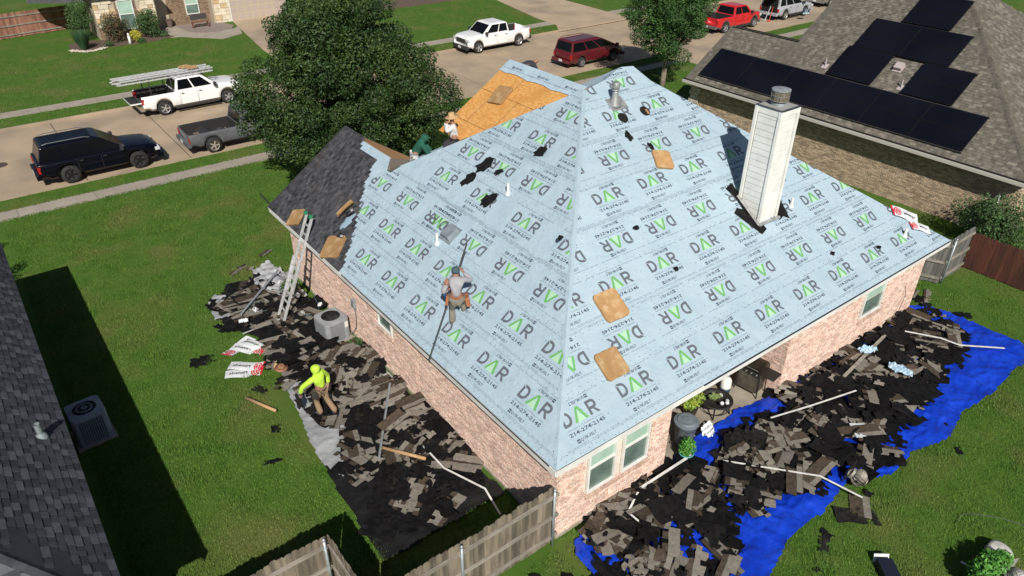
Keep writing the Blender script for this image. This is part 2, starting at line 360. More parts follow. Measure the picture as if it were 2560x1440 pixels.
def place(tx,x,y,wd=None,ht=None):
    V,F=tx;W=max(v[0] for v in V);y0=min(v[1] for v in V);H=max(v[1] for v in V)-y0
    a=wd/W if wd else 1;b=ht/H if ht else a
    return [[(x+V[i][0]*a,y+(V[i][1]-y0)*b) for i in f] for f in F]
def rot180(polys,cx,cy): return [[(2*cx-x,2*cy-y) for x,y in p] for p in polys]
def arcband(cx,cy,rx,ry,t,a0,a1,n=9):
    out=[]
    for i in range(n):
        a=a0+(a1-a0)*i/n;b=a0+(a1-a0)*(i+1)/n
        q=[(cx+rx*math.cos(a),cy+ry*math.sin(a)),(cx+rx*math.cos(b),cy+ry*math.sin(b)),(cx+(rx-t)*math.cos(b),cy+(ry-t)*math.sin(b)),(cx+(rx-t)*math.cos(a),cy+(ry-t)*math.sin(a))]
        out.append(q)
    return out
def r_(x0,y0,x1,y1): return [(x0,y0),(x1,y0),(x1,y1),(x0,y1)]
# letters in a cell whose origin is the lower-left of the big D; v measured from strip base
def logo():
    H0,H1=.65,.98;h=H1-H0;t=.062;L={}
    D=[[(0,H0),(t,H0),(t,H1-.075),(0,H1-.02)]]+[r_(t+.004,H0,.125,H0+t),[(.012,H1),(.125,H1),(.125,H1-t),(.075,H1-t)]]+arcband(.125,(H0+H1)/2,.14,h/2,t,-math.pi/2,math.pi/2,10)
    Rr=[[(.745,H0),(.745+t,H0),(.745+t,H1),(.745,H1)],r_(.745+t,H1-t,.90,H1),r_(.745+t,H0+.115,.90,H0+.115+t)]+arcband(.90,H1-.108,.11,.108,t,-math.pi/2,math.pi/2,9)+[[(.865,H0+.112),(.935,H0+.112),(1.03,H0),(.95,H0)]]
    Aa=[[(.30,H0),(.37,H0),(.50,H1-.035),(.465,H1)],[(.475,H1),(.545,H1),(.68,H0),(.605,H0)]]
    Gl=[[(.38,H0),(.597,H0),(.49,H1-.09)]]
    L[0]=D+Rr;L[1]=Aa;L[4]=Gl
    L[3]=place(TX['gc'],0,.553,1.03,.032)
    L[2]=place(TX['num'],0,.43,1.03,.085)+place(TX['qf'],.19,.25,.45,.085)+[r_(.095,.25,.135,.285),r_(.14,.25,.18,.285),r_(.095,.30,.18,.335)]
    L[2]+=rot180(place(TX['qf'],.19,.25,.45,.085)+[r_(.095,.25,.135,.285),r_(.14,.25,.18,.285),r_(.095,.30,.18,.335)],.505,.69)
    sm=place(TX['s1'],-.24,.187,1.5,.032)
    L[3]+=sm+[r_(-.30,.168,1.38,.174)];L[3]+=rot180(sm,.52,.69)
    return L
TX={'gc':text2d('GENERAL CONTRACTORS',.05,0,1),'num':text2d('214-274-2145',.12,.0025),'qf':text2d('QUIK-FELT',.12,.0015),'s1':text2d('NO. STATES ASPHALT  -  TUSCALOOSA, AL   FL# 17188',.03,.0004)}
LG=logo()
PITCHV=1.155
def face_print(fr,convex,rows,part,wofs):
    hp=halfplanes(convex)
    for (vb,rev,us) in rows:
        ms={0:MB()};m=ms[0]
        for u in us:
            for k,mi in((4,4),(0,0),(1,1),(3,3),(2,2)):
                polys=LG[k]
                if rev: polys=rot180(polys,.515,.7275)
                m.mi=mi
                for p in polys:
                    q=[(x+u,y+vb) for x,y in p]
                    if not all(a*x+b*y<=c for a,b,c in hp for x,y in q): q=clip(q,hp)
                    if len(q)>=3: m.add([tuple(fr@Vector((x,y,wofs+(.001 if mi==4 else .002)))) for x,y in q],[tuple(range(len(q)))])
        if m.v: m.build('printed_lettering',[M_ink,M_green,M_ink2,M_pale,M_glow],part[int(round(vb/PITCHV))] if isinstance(part,list) else part)
def felt_strips(fr,outline,v1,par,tiltfrom=0,skip=None):
    parts=[];k=0;v=0
    while v<v1:
        a=v-.0 if k==0 else v-.0;b=min(v+PITCHV+.03,v1+.1);cur=[]
        q=clip(outline,[(0,-1,-a),(0,1,b)])
        m=MB()
        if len(q)>=3:
            # subdivided strip so edges can sag a little
            us=[p[0] for p in q];u0,u1=min(us),max(us);n=max(2,int((u1-u0)/.8))
            for i in range(n):
                s0=u0+(u1-u0)*i/n;s1=u0+(u1-u0)*(i+1)/n
                c=clip(q,[(-1,0,-s0),(1,0,s1)])
                if len(c)>=3:
                    def hh(x,y): return .004+.0025*(1-(y-a)/(b-a))*2
                    m.add([tuple(fr@Vector((x,y,hh(x,y)))) for x,y in c],[tuple(range(len(c)))])
        parts.append(m.build('underlayment_strip',M_felt,par) if m.v else None);v+=PITCHV;k+=1
    return parts
def ccw(p):
    a=sum(p[i-1][0]*p[i][1]-p[i][0]*p[i-1][1] for i in range(len(p)));return p if a>0 else p[::-1]
hipmid=toL((2.66,11.6,4.97))
Lconv=ccw([cornerL,L_apex,toL((2.35,11.25,4.76)),toL((X0,14.0,ZE))])   # all main left slope
# extension of the left slope up to the small gable (shares the plane)
g1ridge_x=2.66;Lg=ccw([toL((X0,11.6,ZE)),toL((X0,15.05,ZE)),toL((g1ridge_x,15.05,0))[:1]+((g1ridge_x-X0)*nL,),toL((g1ridge_x,11.6,0))[:1]+((g1ridge_x-X0)*nL,)])
lp=felt_strips(FL,Lconv,8.55,house)
rp=felt_strips(FR,ccw(rightP),9.4,house)
lg=felt_strips(FL,Lg,3.9,house)
def us(c0,pitch,a,b):
    x=c0-.515
    while x>a:x-=pitch
    o=[]
    while x<b:
        o.append(x);x+=pitch
    return o
rowsL=[(0,False,us(-1.12,1.58,-15,2)),(1.14,False,us(-1.43,1.55,-15,2)),(2.29,True,us(-2.81,1.6,-7.2,2)+us(-5.86-2.0,1.62,-16,-6.9)),(3.42,False,us(-5.06,1.92,-7,2)+[-9.4]),(4.62,True,us(-5.77,1.5,-10,2)),(5.78,False,us(-5.2,1.6,-12,0)),(6.93,True,us(-6.6,1.6,-12,0))]
convL=ccw([cornerL,L_apex,toL((X0,14.0,ZE))])
face_print(FL,convL,rowsL,[p or house for p in lp]+[house]*4,.0105)
rowsR=[(0,False,us(.76,1.684,-2,17)),(1.2,True,us(2.94,1.735,-2,17)),(2.375,False,us(3.64,1.66,-1,17)),(3.5,True,us(4.37,1.64,0,17)),(4.635,False,us(5.03,1.69,1,17)),(5.8,True,us(6.0,1.7,2,16)),(6.95,False,us(7.1,1.6,3,14)),(8.1,True,us(8.0,1.6,5,12))]
face_print(FR,ccw(rightP[:3]+[rC]+[rA]),rowsR,[p or house for p in rp]+[house]*4,.0105)
face_print(FL,Lg,[(2.29,True,[-13.4]),(1.14,False,[-12.4])],lg,.0105) if False else None
# nail caps
nm=MB()
def caps(fr,poly,us_,n):
    pl=ccw(poly)
    for v0 in np.arange(.06,9,PITCHV):
        for dv in(0,.09,.45,.8):
            u=us_[0]+random.random()*.3
            while u<us_[1]:
                uu=u+random.gauss(0,.03);vv=v0+dv+random.gauss(0,.015)
                if inpoly(uu,vv,pl):
                    r=.011;nm.add([tuple(fr@Vector((uu+r*math.cos(a),vv+r*math.sin(a),.0155))) for a in(0,1.05,2.1,3.14,4.2,5.25)],[(0,1,2,3,4,5)])
                u+=.23 if dv<.1 else .55
caps(FL,Lconv,(-15,1),0);caps(FR,rightP,(-1,17),0)
stuff(nm.build('nail_caps',mk('nail_cap',(.04,.05,.07),.6),house))
# felt lapped over the hip
hp_=MB();rr=random.Random(3);prev=None
for i in range(28):
    t=i/27;x=X0+(6.5-X0)*t;y=Y0+(6.9-Y0)*t;z=ZE+SL*(x-X0)+.022
    wv=.10+.05*math.sin(i*1.9)+rr.uniform(-.03,.04)
    cur=((x-.0,y+wv,ZE+SL*(x-X0)+.014),(x,y,z),(x+.12,y,ZE+SR*(y-Y0)+.014))
    if prev:
        hp_.quad(prev[0],prev[1],cur[1],cur[0]);hp_.quad(prev[1],prev[2],cur[2],cur[1])
    prev=cur
hp_.sm=False;hp_.build('hip_lap',M_felt,house)
# ---- small left gable: slope shares plane; shingles laid from the far rake
rx,rz=g1ridge_x,ZE+SL*(g1ridge_x-X0)
gd=MB()
gd.add([(X0,13.9,ZE),(X0,15.05,ZE),(rx,15.05,rz),(rx,11.6,rz),(2.35,11.25,4.76-.0)],[(0,1,2,3,4)])
xo=rx+(rz-ZE)/.655
gd.add([(rx,15.05,rz),(xo,15.05,ZE),(xo,13.6,ZE),(rx,11.6,rz)],[(0,1,2,3)])
gd.box((rx,14.9,ZE-.05),(6.0,.1,.1))
gd.add([(X0+.1,15.0,ZE),(xo-.1,15.0,ZE),(rx,15.0,rz-.05)],[(0,1,2)])
gd.build('gable_deck',mk('plywood_sheathing',(.50,.28,.12),.85,(.40,.21,.085),3,stretch=(1,.1,1),bump=.15),house)
rk=MB();
for a,b in(((X0-.05,15.08,ZE-.03),(rx,15.08,rz-.02)),((rx,15.08,rz-.02),(xo,15.08,ZE-.03))):
    rk.tube([a,b],.035,4)
rk.build('rake_board',mk('dark_rake_edge',(.03,.03,.034),.8),house)
# dark valley liner by the gable
vl=MB();vl.add([(2.62,11.62,rz+.012),(2.30,11.30,4.73+.03),(2.30,11.1,4.72+.05),(3.0,10.7,5.2-.02),(3.3,11.1,4.93)],[(0,1,2,3,4)]);vl.build('valley_liner',mk('valley_underlay',(.10,.085,.07),.8),house)
M_sh=mk('charcoal_shingle',(.058,.060,.068),.92,(.030,.031,.036),5,(.4,.6),bump=.6,bscale=110,rnd=.28,col3=(.085,.08,.08),scale3=2,spec=.2)
M_sh2=mk('charcoal_shingle_tabs',(.075,.077,.085),.92,(.045,.046,.052),5,(.4,.6),bump=.6,bscale=110,rnd=.3,isl=True,spec=.2)
EX=.143
def shingle_mesh(nm,L_,mt,mt2,seed):
    rr=random.Random(seed);m=MB();m.box((L_/2,EX*.5+.02,.003),(L_-.004,EX+.1,.006));m.mi=1
    x=0
    while x<L_-.03:
        wd=rr.choice((.12,.17,.2,.24));wd=min(wd,L_-x)
        m.box((x+wd/2,EX*.5-.006,.009),(wd-.02,EX*.98,.007));x+=wd+rr.choice((.02,.1,.16))
    return m.mesh(nm,[mt,mt2])
shm=[shingle_mesh('shingle_mesh_%d'%i,.98,M_sh,M_sh2,i) for i in range(6)]
edge=lambda v:float(np.interp(v,[0,.22,.46,1.09,1.62,2.08,2.45,2.94,3.34,3.36,3.7],[-9.6,-9.75,-9.91,-10.43,-10.89,-11.35,-11.7,-11.99,-12.2,-13.3,-13.6]))   # stepped right-hand boundary (u)
row=0;v=0
nshing=0
while v<(g1ridge_x-X0)*nL-.05:
    uE=edge(v)+.05*math.sin(row*1.7);u=uE-.98
    while u>-15.1:
        tail=max(u,-15.07)
        if u<-15.07:
            break
        o=put('shingle',shm[(row*3+int(-u))%6],house);o.matrix_local=FL@T(u,v,.012+.0)@RX(-.035);nshing+=1;u-=.98
    if u+.98>-15.07+.05:
        Lr=u+.98+15.07
        mm=MB();mm.box((Lr/2,EX*.5+.02,.004),(Lr,EX+.1,.008));o=mm.build('shingle',M_sh,house);o.matrix_local=FL@T(-15.07,v,.012)@RX(-.035)
    v+=EX;row+=1
vf=MB();vf.add([tuple(FL@Vector((*toL((a,b,ZE+SL*(a-X0))),.008))) for a,b in((2.66,13.0),(1.2,13.0),(1.2,11.4),(2.2,11.05),(2.34,11.25),(2.62,11.6))],[(0,1,2,3,4,5)]);vf.build('underlayment_patch',M_felt,house)
# ---- second gable (bare boards, pale strip along the ridge)
g2z,g2x=7.60,6.9;s2=.62
def G2(x,y): return (x,y,g2z-s2*(g2x-x))
g2=MB()
g2.add([(g2x,10.9,g2z),(g2x,7.15,g2z),(3.9,11.6,G2(3.9,0)[2]-.3),(3.9,10.9,G2(3.9,0)[2])],[(0,1,2,3)]) if False else None
g2.add([(g2x,10.9,g2z),(g2x,6.95,g2z),(4.05,9.75,G2(4.05,0)[2]),(4.05,10.9,G2(4.05,0)[2])],[(0,1,2,3)])
g2.add([(g2x,10.9,g2z),(7.6,10.9,g2z-s2*.7),(g2x,9.6,g2z)],[(0,1,2)])
gw=MB();gw.add([(g2x,10.8,g2z-.05),(4.6,10.8,G2(4.6,0)[2]-.02),(4.6,10.8,2.8),(7.6,10.8,2.8),(7.6,10.8,g2z-s2*.7)],[(0,1,2,3,4)]);gw.build('gable_wall',M_mortar,house)
g2.build('gable_deck',M_osb,house)
# OSB sheet joints
jn=MB()
for xx in(5.75,4.65):
    a=Vector(G2(xx,10.9));b=Vector(G2(xx,8.0));jn.box((0,0,0),(.012,2.9,.006),frame((a+b)/2+Vector((0,0,.004)),Vector((1,0,s2)).normalized(),Vector((0,-1,0)),Vector((-s2,0,1)).normalized()))
for yy,x0,x1 in((9.6,5.75,6.9),(10.2,4.65,5.75),(9.0,5.75,4.7)):
    a=Vector(G2(x0,yy));b=Vector(G2(x1,yy));L_=(b-a).length;jn.box((0,0,0),(L_,.01,.006),frame((a+b)/2+Vector((0,0,.004)),Vector((1,0,s2)).normalized(),Vector((0,1,0)),Vector((-s2,0,1)).normalized()))
jn.build('board_joint',mk('gap_dark',(.08,.05,.03),.9),house)
fs=MB()
n=10
for i in range(n):
    y0=10.92-(3.75)*i/n;y1=10.92-3.75*(i+1)/n;d0=.42+.03*math.sin(i*2.);d1=.42+.03*math.sin((i+1)*2.)
    for sgn in((-1,1) if i<3 else (-1,)):
        a=(g2x,y0,g2z+.035);b=(g2x,y1,g2z+.035);c=(g2x+sgn*d1,y1,g2z+.028-s2*d1);d=(g2x+sgn*d0,y0,g2z+.028-s2*d0)
        fs.quad(a,b,c,d) if sgn>0 else fs.quad(d,c,b,a)
fs.build('ridge_strip',M_felt,house)
FG=frame((g2x,0,g2z),Vector((0,-1,0)),Vector((1,0,s2)).normalized(),Vector((-s2,0,1)).normalized())
m=MB()
for u in(-10.6,-9.3,-8.0):
    for k,mi in((2,2),(3,3)):
        m.mi=mi
        for p in LG[k]:
            q=clip([(x+u,y-.60) for x,y in rot180([p],.515,.7275)[0]],[(0,1,-.02),(0,-1,.36)])
            if len(q)>=3:m.add([tuple(FG@Vector((x,y,.036))) for x,y in q],[tuple(range(len(q)))])
m.build('printed_lettering',[M_ink,M_green,M_ink2,M_pale,M_glow],house)
# ---- chimney
M_side=mk('white_siding_paint',(.80,.80,.77),.55,(.72,.72,.69),3,bump=.04)
M_wht2=mk('white_siding_shadowgap',(.30,.30,.28),.8)
ch=MB();ch.box((9.62,2.575,5.95),(.73,.72,3.7));cho=ch.build('chimney',M_wht2,house)
z=4.0;k=0
while z<7.55:
    for (c,d) in (((9.235,2.575,z+.083),(.022,.60,.163)),((9.62,2.195,z+.083),(.60,.022,.163)),((10.005,2.575,z+.083),(.022,.60,.163)),((9.62,2.955,z+.083),(.60,.022,.163))):
        m=MB();m.box(c,d);m.build('siding_board',M_side,cho)
    z+=.175
tr=MB()
for x in(9.24,10.0):
    for y in(2.20,2.95): tr.box((x,y,5.93),(.09,.09,3.66) if True else 0)
for (c,d) in(((9.225,2.575,7.68),(.03,.86,.16)),((10.015,2.575,7.68),(.03,.86,.16)),((9.62,2.185,7.68),(.76,.03,.16)),((9.62,2.965,7.68),(.76,.03,.16))): tr.box(c,d)
tr.build('corner_trim',M_side,cho)
cpn=MB();cpn.box((9.62,2.575,7.775),(.84,.84,.03));cpn.build('chimney_cap',mk('cap_steel',(.15,.17,.20),.4,(.10,.115,.14),4,metal=.7),cho)
cw=MB();cw.lathe([(.21,0),(.20,.08),(.17,.10)],20,T(9.62,2.575,7.79));cw.build('collar',M_galv,cho)
cw=MB();cw.sm=False;cw.lathe([(.235,.12),(.235,.40)],20,T(9.62,2.575,7.79),cap=False);cw.build('mesh_cage',mk('rusty_mesh',(.10,.085,.06),.8,(.17,.15,.11),20),cho)
cw=MB()
for zz in(.13,.26,.39): cw.lathe([(.238,zz),(.246,zz),(.246,zz+.018),(.238,zz+.018)],20,T(9.62,2.575,7.79),cap=False)
for a in range(10): cw.box((9.62+.243*math.cos(a*.628),2.575+.243*math.sin(a*.628),8.05),(.012,.012,.28))
cw.build('cage_bands',mk('band_steel',(.28,.27,.25),.6,metal=.4),cho)
cw=MB();cw.lathe([(.0,.40),(.25,.40),(.25,.43),(.12,.455),(.0,.46)],20,T(9.62,2.575,7.79),cap=False);cw.build('cowl_lid',mk('lid_steel',(.42,.45,.48),.45,(.30,.33,.36),9,metal=.4),cho)
M_tarf=mk('black_tar_felt',(.008,.008,.009),.9,(.014,.013,.013),5,spec=.15)
M_flash=mk('lead_flashing',(.40,.41,.40),.6,(.28,.29,.28),6,metal=.3)
bf=MB()
def onR(x,y,w_=.02): return tuple(Vector((x,y,ZE+SR*(y-Y0)))+Vector((0,-SR/nR,1/nR))*w_)
def onL(x,y,w_=.02): return tuple(Vector((x,y,ZE+SL*(x-X0)))+Vector((-SL/nL,0,1/nL))*w_)
bf.add([onR(*p) for p in [(8.62,2.65),(8.85,2.75),(9.3,2.5),(9.35,1.98),(9.05,1.90)]],[(4,3,2,1,0)][0:1]);bf.add([onR(*p) for p in[(9.98,2.95),(10.62,2.5),(10.45,1.98),(10.28,2.1),(10.05,2.05)]],[(4,3,2,1,0)])
bf.add([onR(*p) for p in[(8.95,3.3),(9.3,3.4),(9.3,2.4),(9.0,2.5),(9.05,3.0)]],[(4,3,2,1,0)])
bf.build('black_felt_patch',M_tarf,house)
fl=MB();
fl.tube([onR(9.17,3.02,.03),onR(9.15,2.13,.03)],.045,6);fl.tube([onR(9.15,2.13,.03),onR(10.08,2.12,.03)],.05,6);fl.build('flashing',M_flash,house)
# vent openings: nothing is cut, black discs stand for the shade inside
M_void=mk('opening_shade_black',(.006,.005,.005),1.)  # flat near-black colour for the shade inside openings
hm=MB()
for x,y in((7.2,5.93),(8.12,5.95)):
    hm.add([onR(x+.17*math.cos(a),y+.145*math.sin(a),.021) for a in np.linspace(0,6.283,19)[:-1]],[tuple(range(18))])
hm.build('vent_hole_shade',M_void,house)
rm=MB();rm.add([onR(8.16+a,5.93+b,.024) for a,b in((-.02,-.09),(.07,-.09),(.07,.07),(-.02,.05))],[(0,1,2,3)]);rm.build('rafter',mk('rafter_wood',(.30,.16,.08),.8),house)
def rag(name,fn,c,size,seed,mt,n=14,asp=1.,ang=0,par=None,lift=.024):
    rr=random.Random(seed);m=MB();pts=[]
    for i in range(n):
        a=2*math.pi*i/n;r=size*rr.uniform(.55,1.05);x=r*math.cos(a)*asp;y=r*math.sin(a);pts.append((c[0]+x*math.cos(ang)-y*math.sin(ang),c[1]+x*math.sin(ang)+y*math.cos(ang)))
    m.add([fn(c[0],c[1],lift+.012)]+[fn(p[0],p[1],lift) for p in pts],[(0,i+1,(i+1)%n+1) for i in range(n)])
    return m.build(name,mt,par)
gapsL=[((3.74,7.91),.26,1.4),((3.74,7.22),.14,1.2),((3.21,8.0),.22,1.2),((3.03,6.77),.25,1.1),((4.64,6.5),.22,1.3)]
SC='black felt scrap lying on the left roof slope'
for i,(c,s_,a_) in enumerate(gapsL):
    o=rag('felt_scrap',onL,c,s_,i+3,M_tarf,n=16,asp=a_,ang=-.8);tag(o,['black felt scrap, torn and elongated, highest of the pair beside each other','small black felt scrap beside the elongated one on the left slope','jagged black felt scrap over the 214 number on the left slope','squarish black felt scrap covering a printed letter mid left slope','black felt scrap nearest the hip, below the top of the left slope'][i],'felt scrap','black felt scraps on the roof')
o=rag('felt_scrap',onR,(6.96,5.42),.2,31,M_tarf,asp=.8);tag(o,'curled black felt scrap with pale middle below the two round vent holes','felt scrap','black felt scraps on the roof')
o=rag('felt_scrap',onR,(7.45,4.98),.13,33,M_tarf,asp=.8);tag(o,'small black felt scrap at the top corner of the upper foam pad','felt scrap','black felt scraps on the roof')
for i,(x,y) in enumerate(((2.93,3.6),(5.55,2.0),(11.05,.75),(5.2,3.2),(13.0,.35))):
    o=rag('felt_scrap',onR if i else onR,(x,y),.07,50+i,M_tarf,n=8,asp=1.8);tag(o,'tiny black felt shred on the right roof slope','felt scrap','tiny black shreds on the right slope')
# vents
def pvc(x,y,z,h,col=M_white,r=.04,lean=(0,0),label=None,nm='vent_pipe'):
    m=MB();m.tube([(x,y,z-.05),(x+lean[0],y+lean[1],z+h)],r,10);m.mi=1;m.lathe([(.09,-.02),(.07,.02),(.045,.09)],12,T(x,y,z));return m.build(nm,[col,M_white],house)
for p in((3.38,6.34),(1.52,7.15)): q=onL(*p,0);pvc(*q,.32)
for p in((10.87,2.26),(14.46,.29)): q=onR(*p,0);pvc(*q,.26)
q=onR(7.25,6.35,0)
SV=T(*q)@Matrix.Scale(.84,4);m=MB();m.sm=True;m.lathe([(.24,-.05),(.22,.02),(.13,.22),(.10,.42),(.10,.5)],18,SV);m.lathe([(.13,.50),(.13,.54),(.11,.55)],18,SV);m.lathe([(.13,.58),(.14,.60),(.14,.74),(.11,.78),(.0,.79)],18,SV);m.sm=False
fr=frame(q,Vector((1,0,0)),Vector((0,1/nR,SR/nR)),Vector((0,-SR/nR,1/nR)));m.box((.08,0,.025),(.60,.45,.012),fr);m.build('flue_vent',mk('vent_metal',(.36,.37,.37),.5,(.27,.28,.28),5,metal=.4),house)
q=onL(1.88,7.0,0);fr=frame(q,Vector((0,-1,0)),Vector((1/nL,0,SL/nL)),Vector((-SL/nL,0,1/nL)))
m=MB();m.box((0,0,.02),(.55,.55,.01),fr);m.add([(-.2,-.2,.03),(.2,-.2,.03),(.2,.2,.03),(-.2,.2,.03),(-.18,-.17,.16),(.18,-.17,.16),(.18,.19,.12),(-.18,.19,.12)],[(0,1,5,4),(1,2,6,5),(2,3,7,6),(3,0,4,7),(4,5,6,7)],fr);m.build('box_vent',mk('vent_grey',(.30,.35,.38),.5,(.24,.28,.31),5,metal=.3),house)
# electrical disconnect, conduit, hose bib
m=MB();m.box((-.07,9.72,1.45),(.11,.17,.28));m.build('disconnect_box',M_galv,house)
m=MB();m.tube([(-.06,9.72,1.3),(-.06,9.68,.9),(-.08,9.75,.5),(-.16,9.95,.22),(-.3,10.1,.25)],.014,6);m.build('conduit',mk('conduit_grey',(.12,.12,.12),.6),house)
m=MB();m.tube([(15.0,-.04,1.35),(15.05,-.1,1.0),(14.9,-.12,.55),(14.6,-.14,.2)],.008,6);m.build('cable',M_black,house)
# roof above the porch front etc: none visible
# ================================================================ FOAM PADS on the roof
M_foam=mk('orange_foam',(.40,.235,.10),.95,(.33,.19,.08),6,(.35,.7),bump=.6,bscale=40,rnd=.16,col3=(.48,.33,.18),scale3=4)
def pad(fr,cx,cy,w_,h_,rz,label,curl=0,seed=1):
    rr=random.Random(seed);m=MB();n=32;pts=[]
    for i in range(n):
        a=2*math.pi*(i+.5)/n;c,s_=math.cos(a),math.sin(a);k=(abs(c)**40+abs(s_)**40)**(-1/40)
        pts.append((w_/2*c*k*rr.uniform(.975,1.01),h_/2*s_*k*rr.uniform(.975,1.01)))
    def zz(x,y,t): return .02+t+curl*max(0,(x/w_+.1))**2
    vs=[(x,y,zz(x,y,0)) for x,y in pts]+[(x,y,zz(x,y,.065)) for x,y in pts]+[(x*.9,y*.9,zz(x*.9,y*.9,.07)) for x,y in pts]+[(0,0,.072)]
    f=[(i,(i+1)%n,n+(i+1)%n,n+i) for i in range(n)]+[(n+i,n+(i+1)%n,2*n+(i+1)%n,2*n+i) for i in range(n)]+[(2*n+i,2*n+(i+1)%n,3*n) for i in range(n)]+[tuple(range(n-1,-1,-1))]
    m.add(vs,f,fr@T(cx,cy,0)@RZ(rz));return tag(m.build('foam_pad',M_foam),label,'foam pad','orange foam pads on the roofs')
def PR(x,y): return toR((x,y,ZE+SR*(y-Y0)))
def PL_(x,y): return toL((x,y,ZE+SL*(x-X0)))
pad(FR,*PR(7.5,4.54),.58,.62,-.35,'light foam pad highest on the right slope, left of the chimney',seed=2)
pad(FR,*PR(3.08,1.85),.72,.78,-.02,'plain brown foam pad midway up the right slope near the hip',seed=3)
pad(FR,*PR(2.17,.80),.68,.70,.0,'stained blotchy foam pad lowest on the right slope near the eave',seed=4)
pad(FL,*PL_(-.16,13.25),.62,.62,.5,'foam pad overhanging the eave beside the top of the ladder',seed=5,curl=.1)
pad(FL,*PL_(-.1,10.6),.78,.80,.5,'large foam pad on dark shingles at the eave, right of the ladder',seed=6)
pad(FL,*PL_(.85,11.45),.42,.66,-.1,'narrow curled foam pad with tools on it on the dark shingles',seed=7,curl=.6)
FGm=frame(G2(5.75,9.85),Vector((0,-1,0)),Vector((1,0,s2)).normalized(),Vector((-s2,0,1)).normalized())
pad(FGm,0,0,.62,.72,.2,'dusty olive foam pad on the bare orange boards of the rear gable',seed=8)
def nailgun(fr,cx,cy,rz,label,cloth=False):
    m=MB();M_=fr@T(cx,cy,.12)@RZ(rz);m.sm=True;m.tube([(0,0,0),(.22,0,.03)],.035,8,M_);m.tube([(.2,0,.05),(.22,.0,-.07)],.03,8,M_);m.tube([(.03,0,.0),(.02,.14,0)],.025,8,M_);m.lathe([(.0,0),(.06,.0),(.065,.05),(.0,.06)],10,M_@T(.1,.08,-.05))
    m.tube([(.02,.14,0),(-.2,.25,-.05),(-.4,.1,-.08),(-.55,.3,-.1)],.008,5,M_)
    t=thing('nail_gun',label,'nail gun');m.build('gun_body',M_black,t)
    c=MB();c.box((.26,0,.06),(.07,.06,.05),M_);c.build('gun_cap',M_alu,t);return t
nailgun(FL,*PL_(.18,10.72),.3,'black coil nail gun resting on the large foam pad at the eave')
t=nailgun(FL,*PL_(.72,11.1),1.2,'black coil nail gun lying at the foot of the narrow curled foam pad')
o=rag('cloth',onL,(.62,10.95),.2,77,mk('pale_blue_cloth',(.25,.36,.46),.8),asp=1.6,lift=.05);tag(o,'pale blue rag spread beside the narrow curled foam pad','cloth')
# ================================================================ TARPS
M_blue=mk('blue_tarp',(.004,.034,.42),.33,(.008,.050,.52),1.4,(.4,.62),bump=.5,bscale=9,bdist=.03,spec=.5,detail=8,stretch=(1,1.6,1))
M_btarp=mk('black_tarp',(.008,.008,.009),.6,(.013,.013,.014),3,spec=.25,bump=.5,bscale=5,bdist=.05,detail=7)
M_silver=mk('silver_tarp',(.42,.43,.45),.38,(.30,.31,.33),2,bump=.8,bscale=4,bdist=.05,metal=.15,detail=8)
def fold(x,y,amp,s):
    v=Vector((x*s,y*s,3.3));a=mnoise.noise(v)
    r=1-abs(mnoise.noise(Vector((x*s*1.3+5,y*s*2.1,1.1))))*2
    r2=1-abs(mnoise.noise(Vector((x*s*3.3+y*s,y*s*3.9,7.1))))*2
    return amp*max(0,.35+.5*a+.45*r**3+.3*r2**3)
def tarp(name,poly,mt,amp,s,z,label,step=.085,pile=None,cat='tarp'):
    xs=[p[0] for p in poly];ys=[p[1] for p in poly];x0,y0=min(xs),min(ys);nx=int((max(xs)-x0)/step)+2;ny=int((max(ys)-y0)/step)+2
    idx={};V=[];F=[]
    # smooth jitter of outline
    def inside(x,y):
        jx=.02*mnoise.noise(Vector((x*2.2,y*2.2,0)));return inpoly(x+jx,y+jx,poly)
    for j in range(ny):
        for i in range(nx):
            x=x0+i*step;y=y0+j*step
            if inside(x,y):
                idx[(i,j)]=len(V);V.append((x,y,z+fold(x,y,amp,s)+(pile(x,y)*.55 if pile else 0)))
    for (i,j) in list(idx):
        q=[(i,j),(i+1,j),(i+1,j+1),(i,j+1)]
        c=[idx[k] for k in q if k in idx]
        if len(c)>=3:F.append(tuple(c))
    m=MB();m.v=V;m.f=F;m.m=[0]*len(F);m.s=[True]*len(F)
    return tag(m.build(name,mt),label,cat)
BLUE=[(-.05,-.75),(.25,-.35),(1.6,-.12),(3.5,-.1),(4.45,.15),(5.6,.25),(7.0,.25),(8.4,.02),(11.6,-.12),(15.5,-.12),(16.15,.1),(16.75,-.45),(16.95,-1.7),(17.0,-3.85),(15.2,-3.75),(13.5,-3.85),(12,-3.7),(10.65,-4.0),(9.3,-3.65),(8.1,-3.75),(7.0,-3.2),(5.6,-3.4),(4.3,-3.35),(3.1,-3.7),(2.4,-4.1),(1.6,-3.7),(.6,-2.7),(.0,-1.7)]
BLACK=[(-3.55,1.75),(-.12,1.75),(-.18,4.1),(-.12,6.5),(-.15,9.3),(-.7,9.7),(-.9,10.9),(-.5,12.6),(-.9,15.3),(-2.3,15.6),(-2.9,14.7),(-3.3,13.7),(-3.05,12.5),(-2.45,11.3),(-2.4,10.4),(-2.5,9.6),(-2.6,8.3),(-3.0,7.2),(-3.25,6),(-3.45,4.4),(-3.5,3.2)]
def pileE(x,y):
    c=max(0,1-((x-8.0)/8.2)**4)*max(0,1-((y+1.75)/1.75)**4);return (.16*c*(.55+.75*mnoise.noise(Vector((x*.8,y*.8,9)))+.3)) if c>0 else 0
def pileW(x,y):
    c=max(0,1-((x+1.6)/1.6)**4)*max(0,1-((y-8.9)/5.6)**6)
    return .15*c*(.8+.7*mnoise.noise(Vector((x*.8,y*.8,2)))) if c>0 else 0
tarp('tarp',BLUE,M_blue,.13,1.25,.02,'crumpled bright blue tarp under torn shingles along the back wall',pile=pileE,step=.055)
